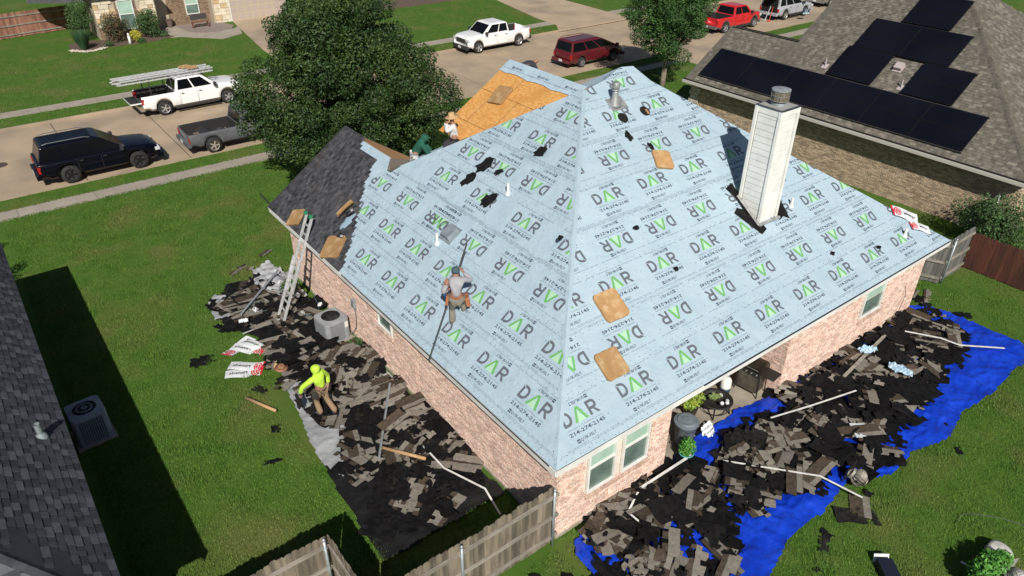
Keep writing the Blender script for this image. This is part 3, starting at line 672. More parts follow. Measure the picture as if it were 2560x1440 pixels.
tarp('tarp',BLACK,M_btarp,.07,1.0,.025,'black plastic tarp under torn shingles beside the left wall',pile=pileW,step=.06)
SILVER=[(-2.85,9.1),(-2.3,9.0),(-2.1,8.2),(-2.0,7.2),(-2.25,6.2),(-2.5,5.5),(-2.3,4.9),(-2.35,4.3),(-2.8,4.2),(-3.2,4.6),(-3.4,5.3),(-3.3,6.3),(-3.1,7.3),(-3.0,8.3)]
tarp('tarp',SILVER,M_silver,.05,.8,.155,'silver grey tarp flap along the lawn edge behind the man in yellow',step=.05)
tarp('tarp',[(-.15,6.9),(-.5,7.0),(-.9,7.7),(-.8,8.8),(-.35,9.3),(-.12,8.6)],M_silver,.05,1.0,.10,'silver tarp edge showing through scraps along the brick wall',step=.05)
tarp('tarp',[(-1.0,12.8),(-.35,12.9),(-.25,14.6),(-.55,15.9),(-1.3,15.7),(-1.6,14.6)],M_silver,.25,.9,.12,'rumpled silver tarp heaped at the house corner behind the ladder',step=.05)
tarp('tarp',[(-3.4,13.5),(-2.6,13.3),(-2.3,14.4),(-2.9,15.1),(-3.3,14.6)],M_silver,.06,1.6,.09,'silver tarp corner at the far lawn end of the debris',step=.05)
# ================================================================ TORN SHINGLES AND FELT
M_sbeige=mk('old_shingle_granules',(.225,.202,.170),.95,(.165,.148,.124),14,(.35,.65),bump=.5,bscale=120,rnd=.22,objco=True)
M_sbrown=mk('old_shingle_brown',(.082,.062,.045),.95,(.055,.043,.033),10,spec=.15,bump=.5,bscale=120,rnd=.3,objco=True)
M_sback=mk('shingle_back',(.011,.0105,.0105),.9,(.022,.020,.018),9,spec=.12,rnd=.3,objco=True,bump=.3)
M_paper=mk('old_felt_paper',(.005,.005,.0055),.85,(.010,.0095,.010),6,spec=.12,rnd=.3,objco=True,bump=.4,bscale=14)
def jag(x0,x1,y,n,a,rr): return [(x0+(x1-x0)*i/n,y+rr.uniform(-a,a)) for i in range(n+1)]
def grid_piece(nm,W,H,mats,seed,curl=.03,split=None,cells=(8,3),ragged=.25):
    """thin sheet piece with torn outline; columns of cells, each cell top face gets a material"""
    rr=random.Random(seed);nx,ny=cells;m=MB();t=.006;c1=rr.uniform(-curl,curl);c2=rr.uniform(-curl,curl);ph=rr.uniform(0,6)
    def pt(i,j):
        x=(i/nx-.5)*W+(rr.uniform(-.02,.02) if 0<i<nx else rr.uniform(-.05,.05)*ragged*3);y=(j/ny-.5)*H+(rr.uniform(-.01,.01) if 0<j<ny else rr.uniform(-.03,.03)*ragged*3)
        return x,y
    g={(i,j):pt(i,j) for i in range(nx+1) for j in range(ny+1)}
    keep=set((i,j) for i in range(nx) for j in range(ny))
    for _ in range(int(nx*ragged*2.2)):
        i=rr.randrange(nx);j=rr.choice((0,ny-1));keep.discard((i,j))
    if rr.random()<.5:
        for j in range(ny): keep.discard((0 if rr.random()<.5 else nx-1,j))
    def z(x,y): return c1*math.sin(x*3/W+ph)+c2*(2*y/H)**2+.006*math.sin(x*17+y*9)
    for (i,j) in keep:
        ps=[g[(i,j)],g[(i+1,j)],g[(i+1,j+1)],g[(i,j+1)]];o=[(x,y,z(x,y)) for x,y in ps]+[(x,y,z(x,y)+t) for x,y in ps]
        m.mi=mats[1] if (split is not None and j>=split) else mats[0];m.add(o,[(4,5,6,7)]);m.mi=2
        m.add(o,[(3,2,1,0)]+[(k,(k+1)%4,4+(k+1)%4,4+k) for k in range(4) ])
    return m.mesh(nm,[M_sbeige,M_sbrown,M_sback,M_paper])
SHM=[grid_piece('torn_shingle_%d'%i,(1.1,1.,.9,.7,.5)[i%5],.40,(0,1),100+i,split=(1,2,2)[i%3],cells=(8,3),curl=.02,ragged=(.05,.15,.3)[i%3]) for i in range(12)]
SHS=[grid_piece('torn_tab_%d'%i,random.choice((.35,.3,.45)),random.choice((.14,.2,.25)),(0,0),200+i,cells=(4,2),curl=.02,ragged=.35) for i in range(8)]
SHB=[grid_piece('shingle_back_%d'%i,random.choice((1.,.8,.6)),.33,(2,2),300+i,cells=(8,3),curl=.015,ragged=.2) for i in range(7)]
PAP=[grid_piece('felt_scrap_%d'%i,random.choice((.5,.7,.9,.4)),random.choice((.3,.5,.4)),(3,3),400+i,cells=(6,5),curl=.05,ragged=.42) for i in range(12)]
PAL=[grid_piece('felt_sheet_%d'%i,random.choice((1.6,1.2,1.9)),random.choice((.7,.9)),(3,3),500+i,cells=(9,5),curl=.08,ragged=.25) for i in range(6)]
def shrinkpoly(x,y,poly,d):
    for a in range(8):
        if not inpoly(x+d*math.cos(a*.785),y+d*math.sin(a*.785),poly): return False
    return True
EASTP=[(.5,-.75),(1.41,-.22),(2.45,-.2),(4.35,-.25),(6.7,-.3),(8.6,-.2),(13.3,-.15),(15.7,-.3),(16.2,-1.2),(15.8,-1.7),(14.52,-2.1),(12.64,-2.6),(11.82,-2.85),(10.28,-2.95),(8.83,-2.9),(8.5,-3.3),(7.75,-3.35),(7.02,-2.7),(6.13,-2.85),(5.44,-2.7),(5.34,-2.4),(4.24,-2.45),(3.51,-2.25),(3.1,-2.55),(2.5,-3.05),(1.6,-2.9),(.6,-2.3),(-.1,-1.5),(.3,-1.0)]
WESTP=[(-2.3,15.2),(-1.28,15.1),(-.6,14.8),(-.5,13.05),(-.7,11.95),(-.4,9.5),(-.25,8.68),(-.25,7.04),(-.2,5.28),(-.25,3.66),(-.4,2.74),(-1.12,2.05),(-1.99,2.1),(-2.9,2.3),(-2.95,3.1),(-2.85,4.7),(-2.5,5.87),(-2.5,6.83),(-2.6,8.04),(-2.75,8.99),(-2.9,9.6),(-2.5,11.1),(-2.85,12.26),(-3.15,13.37),(-3.0,14.1)]
def rndin(poly,n,rr,fn=None):
    xs=[p[0] for p in poly];ys=[p[1] for p in poly];o=[]
    while len(o)<n:
        x,y=rr.uniform(min(xs),max(xs)),rr.uniform(min(ys),max(ys))
        if inpoly(x,y,poly) and (fn is None or fn(x,y)): o.append((x,y))
    return o
def avoid(x,y):
    if -1.45<x<-.0 and 9.7<y<11.2: return False
    if (x+2.5)**2+(y-6.95)**2<.12: return False
    if 3.7<x<8.3 and y>-.55: return False
    return True
def layer(name,poly,n,meshes,seed,pile,z0,label,group,cat,zs=.10,tilt=.06,fn=None,joined=False,pref=None):
    rr=random.Random(seed);pts=rndin(poly,n,rr,lambda x,y:avoid(x,y) and (fn is None or fn(x,y)));
    if joined:
        V=[];F=[];MI=[];mats=[M_sbeige,M_sbrown,M_sback,M_paper];m=MB()
        for x,y in pts:
            me=rr.choice(meshes);M_=T(x,y,z0+pile(x,y)+rr.uniform(0,zs))@RZ(rr.uniform(0,6.28))@RX(rr.gauss(0,tilt))@RY(rr.gauss(0,tilt))
            o=len(m.v);m.v+=[tuple(M_@v.co) for v in me.vertices]
            for p in me.polygons: m.f.append(tuple(o+i for i in p.vertices));m.m.append(p.material_index);m.s.append(False)
        return tag(stuff(m.build(name,mats)),label,cat)
    for x,y in pts:
        me=rr.choice(meshes);o=put(name,me);lm=min(label,key=lambda q:(q[1]-x)**2+(q[2]-y)**2);dx,dy=x-lm[1],y-lm[2]
        side=('close to the wall' if dy>.25 else 'lawn side' if dy<-.25 else 'mid pile') if label is LME else ('house side' if dx>.25 else 'lawn side' if dx<-.25 else 'mid pile')
        lb_=tone(me)+' '+lm[0]+', '+side;lb_=' '.join(lb_.split()[:16])
        o.matrix_world=T(x,y,z0+pile(x,y)+rr.uniform(0,zs))@RZ(rr.choice((rr.uniform(0,6.28),.3+rr.gauss(0,.3))))@RX(rr.gauss(0,tilt))@RY(rr.gauss(0,tilt))
        tag(o,lb_,cat,group)
        if name=='torn_shingle' and meshes is SHM and rr.random()<.32:
            o2=put(name,rr.choice(meshes));o2.matrix_world=o.matrix_world@T(rr.uniform(-.25,.25),.30,.012);tag(o2,' '.join((lb_+', doubled').split()[:16]),cat,group)
flat0=lambda x,y:0
layer('shingle_rubble',EASTP,290,PAP+PAL+SHB,11,pileE,.06,'dark torn felt and shingle backs heaped under the loose pieces','', 'rubble',joined=True,zs=.08)
layer('shingle_rubble',WESTP,215,PAP+PAL+SHB+SHB,12,pileW,.05,'dark torn felt and shingle backs lying on the black tarp','', 'rubble',joined=True,zs=.07)
nb=lambda x,y:mnoise.noise(Vector((x*.9,y*.9,4)))>-.3
LME=[('below the twin windows',2.3,-.5),('near the wooden fence end',.8,-1.2),('at the hooked white strip',1.9,-1.3),('beside the kinked white strip',5.4,-1.8),('in front of the patio bin',4.6,-.7),('in front of the fire pit',6.3,-.9),('near the fallen turbine vent',7.0,-2.7),('by the printed underlayment scrap',8.6,-2.4),('in front of the grill',8.0,-.7),('along the straight white strip',9.0,-1.3),('under the near end of the grey board',10.6,-.8),('by the blue rag',12.0,-1.6),('under the far end of the grey board',13.1,-.8),('below the single rear window',12.6,-.4),('near the drooping white strip',14.5,-1.6),('at the middle of the tarp rim',10.5,-2.6),('at the lower tarp rim',3.6,-2.4),('between the two long white strips',3.3,-1.3)]
LMW=[('beside the fence shadow',-1.2,2.9),('under the bent pale strip',-.8,3.6),('by the lower cardboard tube',-1.6,4.3),('left of the lower cardboard tube',-2.2,4.0),('along the galvanised pole',-1.3,5.6),('between pole and brick wall',-.6,5.8),('right of the walking man',-1.5,7.0),('against the brick wall, mid pile',-.5,7.6),('behind the walking man',-2.0,8.1),('by the straw hat',-2.1,9.1),('in front of the condenser',-.9,9.2),('by the wrappers',-1.9,10.4),('at the foot of the ladder',-1.8,11.6),('right of the ladder',-1.1,12.2),('by the grey pole',-1.9,13.3),('left of the grey pole',-2.6,13.2),('at the far lawn end',-1.5,14.4)]
def tone(me): return {'torn_shingle':'beige and brown shingle strip','torn_tab':'small beige shingle tab','felt_scrap':'ragged black felt scrap','felt_sheet':'large black felt sheet'}.get(me.name.rsplit('_',1)[0],'piece')
layer('torn_shingle',EASTP,112,SHM,21,pileE,.15,LME,'torn shingle strips over the blue tarp','shingle',fn=nb,zs=.08)
layer('torn_shingle',EASTP,36,SHS,22,pileE,.18,LME,'torn shingle strips over the blue tarp','shingle',fn=nb,zs=.08)
layer('felt_scrap',EASTP,80,PAP,23,pileE,.19,LME,'black felt scraps over the blue tarp','felt scrap',zs=.06)
layer('torn_shingle',WESTP,98,SHM,24,pileW,.13,LMW,'torn shingle strips over the black tarp','shingle',fn=nb,zs=.07)
layer('torn_shingle',WESTP,20,SHS,25,pileW,.16,LMW,'torn shingle strips over the black tarp','shingle',fn=nb,zs=.07)
layer('felt_scrap',WESTP,60,PAP,26,pileW,.17,LMW,'black felt scraps over the black tarp','felt scrap',zs=.06)
layer('felt_sheet',EASTP,12,PAL,61,pileE,.20,LME,'black felt sheets over the blue tarp','felt scrap',zs=.04,tilt=.03)
layer('felt_sheet',WESTP,9,PAL,62,pileW,.17,LMW,'black felt sheets over the black tarp','felt scrap',zs=.04,tilt=.03)
# edge pieces on the tarps, lawn, patio with placements of their own
def one(mesh,x,y,z,rz,label,cat='felt scrap',nm='felt_scrap',sc_=1.,group=None,rx=0.,ry=0.):
    o=put(nm,mesh);o.matrix_world=T(x,y,z)@RZ(rz)@RX(rx)@RY(ry)@Matrix.Scale(sc_,4);return tag(o,label,cat,group)
lab=lambda s:s
for i,(x,y,s_,l_) in enumerate([(-4.44,11.62,.9,'crumpled black felt scrap alone on the lawn left of the wrappers'),(-3.79,7.37,.7,'black felt scrap on the lawn left of the walking man'),(-4.33,6.28,.55,'small black felt scrap on the lawn, nearest the left house shadow'),(-3.64,10.54,.35,'tiny black scrap on grass just below the wrappers'),(-3.5,9.2,.4,'tiny black scrap on grass beside the cardboard tube'),
  (7.05,-3.72,.35,'small black scrap on the lawn right of the tarp folds'),(5.16,-3.75,.45,'black felt scrap on grass just off the tarp edge'),(4.09,-4.2,.35,'black felt scrap with a stick on the lower right lawn'),(10.41,-4.35,.3,'small dark scrap on the right lawn near the tarp'),(17.1,-1.35,.6,'black scrap on grass beyond the far end of the blue tarp'),
  (13.9,-3.35,.5,'black scrap lying on bare blue tarp near its far corner'),(12.4,-3.2,.45,'oval black scrap on the bare blue tarp'),(11.0,-3.6,.55,'black scrap at the rim of the blue tarp, right side'),(9.4,-3.5,.45,'black scrap at the rim near the turbine'),(3.2,-2.9,.7,'black scrap on blue folds near the bottom edge'),(2.9,-3.4,.9,'black scrap at the bottom rim of the blue tarp'),
  (5.35,.45,.7,'black felt scrap on the patio beside the bin'),(6.6,1.3,.55,'black felt scrap on the patio behind the fire pit'),(5.0,-.15,.8,'black felt scrap at the patio edge by the white wrapper'),(7.5,-.25,.8,'black felt scrap on the patio in front of the grill'),
  (-.75,-1.35,1.1,'large black felt piece on grass at the foot of the fence'),(-1.1,-.9,1.0,'black shingle back against the fence at the lawn'),(15.95,-.6,1.3,'large black felt sheet draped over the tarp at the house corner'),(16.9,.15,1.0,'black felt heap on the grass by the gate end'),(0.9,-2.6,1.0,'black felt piece over blue tarp nearest the fence')]):
    one(PAP[i%12],x,y,.05,i*1.3,l_,sc_=s_*1.3,rx=.08,ry=.05)
one(PAL[0],14.3,-.7,.3,.1,'long black rolled felt sheet at the far end of the debris',sc_=1.3);one(PAL[1],12.6,-1.0,.3,.3,'wide black felt sheet across the far debris');one(PAL[3],5.9,-.9,.33,-.35,'stack of black shingle backs pointing onto the patio',rx=.1)
for k in range(4): one(SHB[k],5.55+.25*k,-.75-.05*k,.34+.01*k,-1.2+.05*k,'black shingle back, one of a fan pointing onto the patio','shingle','torn_shingle',group='fan of black shingle backs by the patio',sc_=1.1)
one(SHM[3],6.6,-3.75,.05,.6,'torn shingle on the lawn at the end of the bent white strip','shingle','torn_shingle',1.2);one(SHB[2],6.25,-3.95,.04,-.7,'square black shingle sheet on grass at the tarp rim','shingle','torn_shingle',1.4)
one(SHB[1],4.85,-3.9,.04,.5,'black shingle back on grass below the tarp rim','shingle','torn_shingle',.7)
for k,(x,y,a) in enumerate(((17.1,.4,.2),(17.5,.1,.4),(16.9,-.1,.1),(-1.4,16.5,.3),(-1.2,16.2,1.),(-1.7,16.3,.6),(-.3,17.0,.5),(13.2,-3.2,-.4))):
    one(SHM[k%12],x,y,.05,a,['beige shingle flat on grass by the gate','brown shingle flat on grass farther from the gate','shingle at the far rim of the blue tarp','beige shingle scrap on the lawn beyond the black tarp','dark shingle scrap on the lawn beyond the black tarp','brown shingle scrap nearest the black tarp end on the lawn','thin dark scrap on lawn left of the house corner','single beige and brown shingle strip on the bare blue tarp'][k],'shingle','torn_shingle',.6)
# curved shingle curled against the patio wall, propped boards by the condenser
one(SHM[5],8.75,-.45,.35,-1.0,'long curled shingle leaning at the corner of the patio','shingle','torn_shingle',1.2,rx=.4)
for k in range(3): one(SHM[k],-1.2+.16*k,9.72,.30,1.5,['beige shingle propped against the condenser front','brown shingle propped against the condenser front','dark shingle propped against the condenser front'][k],'shingle','torn_shingle',.55,ry=1.2)
# ================================================================ WRAPPERS, STRIPS, TUBES, POLES
M_wrapw=mk('wrapper_white',(.72,.74,.75),.4,(.62,.64,.66),3,bump=.3,bscale=10);M_wrapr=mk('wrapper_red',(.55,.02,.035),.45);M_wrapk=mk('wrapper_black_print',(.04,.04,.05),.6)
def wrapper(x,y,z,rz,label,bend=0.,tx='Pinnacle',fr=None,sc_=1.,flip=False):
    t=thing('shingle_wrapper',label,'wrapper',group='white and red shingle wrappers');m=MB();W,H=.42,1.05;n=10
    def S(u,v): # u across, v along
        a=bend*v;zz=.02+.035*math.sin(v*5+x)+.02*math.sin(u*9+v*3)
        return (u*math.cos(a)-.0*v+bend*.3*v*v,v,zz)
    M_=(fr if fr is not None else T(x,y,z))@RZ(rz)@Matrix.Scale(sc_,4)
    def patch(u0,u1,v0,v1,off,mt,nm,par,k=n):
        m=MB()
        for i in range(k):
            a=v0+(v1-v0)*i/k;b=v0+(v1-v0)*(i+1)/k
            for j in range(4):
                p=u0+(u1-u0)*j/4;q=u0+(u1-u0)*(j+1)/4
                m.add([(c[0],c[1],c[2]+off) for c in (S(p,a),S(q,a),S(q,b),S(p,b))],[(0,1,2,3)],M_)
        return m.build(nm,mt,par)
    patch(-W/2,W/2,0,H,0,M_wrapw,'wrapper_film',t);patch(-W/2,W/2,.0,.06,.003,M_wrapr,'red_band',t,2)
    m=MB()
    c=[(0,.16)]+[(.17*math.cos(a),.19+.13*math.sin(a)) for a in np.linspace(0,6.283,17)[:-1]]
    m.add([(lambda q:(q[0],q[1],q[2]+.004))(S(*p)) for p in c],[(0,i+1,(i+1)%16+1) for i in range(16)],M_);m.build('red_badge',M_wrapr,t)
    m=MB()
    c2=[(.13*math.cos(a),.19+.09*math.sin(a)) for a in np.linspace(0,6.283,17)[:-1]];c3=[(.11*math.cos(a),.19+.075*math.sin(a)) for a in np.linspace(0,6.283,17)[:-1]]
    vs=[(lambda q:(q[0],q[1],q[2]+.006))(S(*p)) for p in c2+c3];m.add(vs,[(i,(i+1)%16,16+(i+1)%16,16+i) for i in range(16)],M_)
    for p in place(text2d('ATLAS',.1,.004),-.08,.165,.16,.05):m.add([(lambda q:(q[0],q[1],q[2]+.006))(S(*s_)) for s_ in p],[tuple(range(len(p)))],M_)
    m.build('badge_print',M_wrapw,t)
    m=MB()
    for p in place(text2d(tx,.2,.006),0,0,.52,.12):
        m.add([(lambda q:(q[0],q[1],q[2]+.005))(S(.02+s_[1]-.08,.42+s_[0])) if not flip else (lambda q:(q[0],q[1],q[2]+.005))(S(.08-s_[1],.96-s_[0])) for s_ in p],[tuple(range(len(p)))],M_)
    m.build('printed_name',M_wrapk,t);return t
wrapper(-3.75,11.45,.02,-1.05,'wrapper lying apart on grass, its badge at the far left end',bend=.4,flip=True)
wrapper(-2.55,10.95,.03,.55,'wrapper nearest the debris, printed end toward the condenser',flip=True)
wrapper(-2.72,11.0,.02,.75,'wrapper half hidden beneath the one nearest the debris')
wrapper(-3.0,10.2,.05,.95,'wrapper on top of the fanned pair on the lawn')
wrapper(-3.12,10.1,.02,1.2,'lowest wrapper of the fanned group, reaching farthest down the lawn')
wrapper(0,0,0,0,'wrapper draped over the far right hip, red badge uppermost',fr=FR@T(*PR(14.75,1.05),.02)@RZ(-2.25),sc_=1.0)
wrapper(0,0,0,0,'crumpled wrapper hanging toward the far right eave',fr=FR@T(*PR(15.0,.45),.04)@RZ(-2.0),bend=.4,sc_=.75)
def pieceof(name,mb,mt,label,cat,group=None): return tag(mb.build(name,mt),label,cat,group)
M_wstrip=mk('white_drip_metal',(.72,.72,.70),.45,(.60,.60,.58),5)
def strip(pts,label,mt=M_wstrip,w_=.045,nm='metal_strip',cat='metal strip'):
    m=MB();
    for a,b in zip(pts,pts[1:]):
        a=Vector(a);b=Vector(b);u=(b-a).normalized();v=Vector((0,0,1)).cross(u).normalized();w2=u.cross(v);L_=(b-a).length
        m.box((L_/2,0,0),(L_+.01,w_,.012),frame(a,u,v,w2));m.box((L_/2,w_/2,-.02),(L_,.008,.04),frame(a,u,v,w2))
    return pieceof(nm,m,mt,label,cat)
strip([(4.33,-.3,.32),(2.43,-.32,.36),(1.67,-.67,.34),(1.71,-1.05,.3)],'white metal strip bent like a hook near the twin windows')
strip([(4.76,-.98,.4),(6.25,-2.78,.42),(6.6,-3.75,.28)],'long white metal strip with one kink, pointing at the lower lawn')
strip([(7.07,-.74,.42),(8.41,-1.14,.45),(10.03,-1.5,.4)],'white metal strip lying mid debris in front of the patio')
strip([(14.03,-.82,.4),(14.57,-1.69,.4),(14.78,-2.22,.34),(15.95,-3.09,.22)],'white metal strip at the far end, drooping over blue tarp',w_=.06)
strip([(-1.03,4.12,.3),(-1.03,3.15,.32),(-.59,1.99,.3),(-.71,1.2,.2)],'pale metal strip in three bends near the wooden fence')
strip([(-2.97,12.04,.2),(-2.4,12.0,.26),(-1.75,11.92,.34)],'grey curved gutter strip at the foot of the ladder',mt=M_alu)
M_gwood=mk('grey_board',(.30,.275,.235),.9,(.20,.18,.15),6,stretch=(1,1,1),bump=.3)
m=MB();a=Vector((13.32,-.54,.38));b=Vector((10.32,-.94,.42));u=(b-a).normalized();m.box(((b-a).length/2,0,0),((b-a).length,.09,.04),frame(a,u,Vector((0,0,1)).cross(u),Vector((0,0,1))));pieceof('board',m,M_gwood,'long grey wooden board with a blue rag, along the far debris','board')
m=MB();m.tube([(-.48,6.89,.32),(-2.16,4.46,.30)],.035,6);pieceof('metal_pole',m,M_galv,'long galvanised pole lying over the debris, right of the walking man','pole')
m=MB();m.tube([(-.63,14.77,.45),(-2.68,12.87,.40)],.035,8);pieceof('metal_pole',m,mk('grey_pvc',(.22,.25,.28),.5),'grey pole lying across the far debris left of the ladder','pole')
M_card=mk('cardboard',(.45,.29,.15),.85,(.38,.24,.12),5)
for a,b,l_ in(((-2.05,10.71,.25),(-2.86,9.63,.3),'brown cardboard tube beside the wrappers, above the straw hat'),((-1.91,4.73,.3),(-1.24,3.68,.34),'brown cardboard tube lying in the lower debris near the fence'),((-3.98,9.07,.08),(-3.53,7.95,.14),'brown cardboard tube sticking out onto the lawn by the walking man')):
    m=MB();m.sm=True;m.tube([a,b],.045,12);pieceof('cardboard_tube',m,M_card,l_,'cardboard tube','cardboard tubes')
def scrapcloth(x,y,z,s_,mt,label,cat,seed=1,nm='cloth'):
    rr=random.Random(seed);m=MB();n=9;g=[[((i/n-.5)*s_*1.6,(j/n-.5)*s_,.06*rr.random()+.08*math.sin(i*1.1+j*.7)**2) for j in range(n+1)] for i in range(n+1)]
    m.sm=False
    for i in range(n):
        for j in range(n):
            if (i+j>2) and (i+j<2*n-3): m.add([g[i][j],g[i+1][j],g[i+1][j+1],g[i][j+1]],[(0,1,2,3)],T(x,y,z)@RZ(seed))
    return pieceof(nm,m,mt,label,cat)
M_lblue=mk('light_blue_cloth',(.30,.45,.58),.8,(.42,.56,.66),6)
scrapcloth(11.98,-1.77,.36,.42,M_lblue,'crumpled light blue felt rag in the middle of the far debris','rag',2);scrapcloth(12.05,-.66,.4,.35,M_lblue,'light blue rag caught under the long grey board','rag',3)
scrapcloth(5.55,.15,.12,.35,M_wrapw,'white crumpled wrapper on the patio next to the bin','rag',4);
for i,(x,y,l_) in enumerate(((-2.2,12.9,'white rag on the debris near the grey pole middle'),(-2.75,12.5,'white rag at the near end of the grey pole'),(-.35,11.9,'white scrap by the wall right of the ladder'),(-1.0,11.8,'white scrap between the ladder and the condenser'))): scrapcloth(x,y,.3,.18 if i<2 else .1,M_wrapw,l_,'rag',5+i)
m=MB();M_=T(8.65,-2.47,.36)@RZ(.9);m.box((0,0,0),(.55,.42,.012),M_)
t=thing('underlayment_scrap','pale printed underlayment scrap lying on the debris near the turbine','underlayment scrap');m.build('scrap_sheet',mk('pale_print_sheet',(.55,.60,.63),.6,bump=.4,bscale=8),t)
m=MB()
for p in place(text2d('QUIK-FELT',.1,.004),-.2,.08,.38,.07): m.add([(x,y,.009) for x,y in p],[tuple(range(len(p)))],M_)
for p in place(text2d('214-274',.1,.003),-.2,-.05,.34,.07): m.add([(x,y,.009) for x,y in p],[tuple(range(len(p)))],M_)
m.build('printed_lettering',M_ink,t)
# turbine vent lying on the pile, and one among plants
def turbine(x,y,z,rx,rz,label,mt=None):
    t=thing('turbine_vent',label,'turbine vent');M_=T(x,y,z)@RZ(rz)@RX(rx);mt=mt or mk('turbine_tan',(.30,.275,.23),.5,(.22,.2,.17),5,metal=.2)
    m=MB()
    for k in range(16):
        a=2*math.pi*k/16;pr=[]
        for j in range(8):
            b=-1.2+2.4*j/7;r=.21*math.cos(b)+.02;a1=a+.25*math.sin(b);pr.append(((r*math.cos(a1),r*math.sin(a1),.26+.17*math.sin(b)),((r-.03)*math.cos(a1+.3),(r-.03)*math.sin(a1+.3),.26+.17*math.sin(b))))
        for p,q in zip(pr,pr[1:]): m.add([p[0],p[1],q[1],q[0]],[(0,1,2,3)],M_)
    m.lathe([(0,.42),(.1,.43),(.1,.45),(0,.46)],16,M_);m.build('turbine_blades',mt,t)
    m=MB();m.lathe([(.15,0),(.15,.1)],16,M_,cap=False);
    n=16;vs=[(.15*math.cos(2*math.pi*k/n),.15*math.sin(2*math.pi*k/n),0) for k in range(n)]+[(.25*max(-1,min(1,1.4*math.cos(2*math.pi*k/n))),.25*max(-1,min(1,1.4*math.sin(2*math.pi*k/n))),0) for k in range(n)]
    m.add(vs,[(k,(k+1)%n,n+(k+1)%n,n+k) for k in range(n)],M_);m.build('turbine_base',mt,t);return t
turbine(6.95,-3.15,.45,1.9,.35,'tan turbine vent lying on its side on the debris')
# ================================================================ CONDENSERS
def condenser(x,y,w_,h_,rz,label,mt,old=False):
    t=thing('air_conditioner',label,'air conditioner',(x,y,0),rz);m=MB();c=w_/2;r=.12
    def ring(s_,z): 
        p=[]
        for (cx,cy,a0) in((1,1,0),(-1,1,90),(-1,-1,180),(1,-1,270)):
            for k in range(4):
                a=R(a0+30*k);p.append(((c-r)*cx*s_+r*s_*math.cos(a),(c-r)*cy*s_+r*s_*math.sin(a),z))
        return p
    rs=[ring(1,.05),ring(1,h_-.06),ring(.97,h_)];vs=sum(rs,[]);n=16
    m.add(vs,[(j*n+k,j*n+(k+1)%n,(j+1)*n+(k+1)%n,(j+1)*n+k) for j in range(2) for k in range(n)])
    # top with round opening
    ro=c*.72;top=ring(.97,h_);cir=[(ro*math.cos(2*math.pi*(k+1.5)/16),ro*math.sin(2*math.pi*(k+1.5)/16),h_+.012) for k in range(16)]
    m.add(top+cir,[(k,(k+1)%16,16+(k+1)%16,16+k) for k in range(16)]);m.build('cabinet',mt,t)
    m=MB();m.box((0,0,.025),(w_+.12,w_+.12,.05));m.build('concrete_pad',M_walk,t)
    m=MB();m.lathe([(.0,0),(ro,0),(ro,.2)],20,T(0,0,h_-.22),cap=False);m.build('fan_well',M_black,t)
    m=MB();
    for k in range(5): m.box((ro*.48,0,0),(ro*.75,.16,.008),T(0,0,h_-.12)@RZ(k*1.257)@RX(.35))
    m.lathe([(0,0),(.07,0),(.07,.07),(0,.08)],12,T(0,0,h_-.12));m.build('fan',mk('fan_grey',(.05,.05,.055),.5),t)
    m=MB()
    for rr_ in ((.25,.45,.65,.82,.97) if not old else (.2,.6,.98)):
        pts=[(ro*rr_*math.cos(a),ro*rr_*math.sin(a),h_+.03*(1-rr_)+.012) for a in np.linspace(0,6.283,25)];m.tube(pts,.006 if not old else .014,4,cap=False)
    for k in range(10 if not old else 4): a=k*math.pi*2/(10 if not old else 4);m.tube([(0,0,h_+.045),(ro*math.cos(a),ro*math.sin(a),h_+.012)],.005,4,cap=False)
    m.build('fan_guard',M_black if not old else mt,t)
    m=MB();k=0
    if old:
        for s_ in range(11):
            for (ax) in(0,1,2,3):
                q=-c+.16+(w_-.32)*s_/10
                p=[(q,-c-.004,h_*.5),(c+.004,q,h_*.5),(q,c+.004,h_*.5),(-c-.004,q,h_*.5)][ax];m.box(p,(.02,.02,h_-.2))
    else:
        for zz in np.arange(.14,h_-.1,.045):
            for sx in((0,-1),(-1,0),(0,1),(1,0)):
                if sx==(0,-1): m.box((-.05,-c-.004,zz),(w_-.36,.012,.016))
                if sx==(-1,0): m.box((-c-.004,0,zz),(.012,w_-.26,.016))
                if sx==(1,0): m.box((c+.004,0,zz),(.012,w_-.26,.016))
    m.build('louvre_grille',mk('louvre_'+mt.name,(.15,.16,.17) if not old else (.05,.065,.09),.5),t)
    if not old:
        m=MB();m.box((c-.14,-c-.008,h_*.72),(.11,.006,.2));m.build('rating_label',M_white,t)
    return t
M_acg=mk('condenser_grey',(.30,.315,.33),.5,(.25,.265,.28),4);M_acb=mk('condenser_bluegrey',(.30,.34,.40),.5,(.25,.285,.34),4)
condenser(-.62,10.38,.84,.84,.12,'grey condenser with round black fan standing among debris by the wall',M_acg)
condenser(-7.78,10.12,.86,.95,.05,'blue grey condenser in shade beside the dark left roof',M_acb,True)
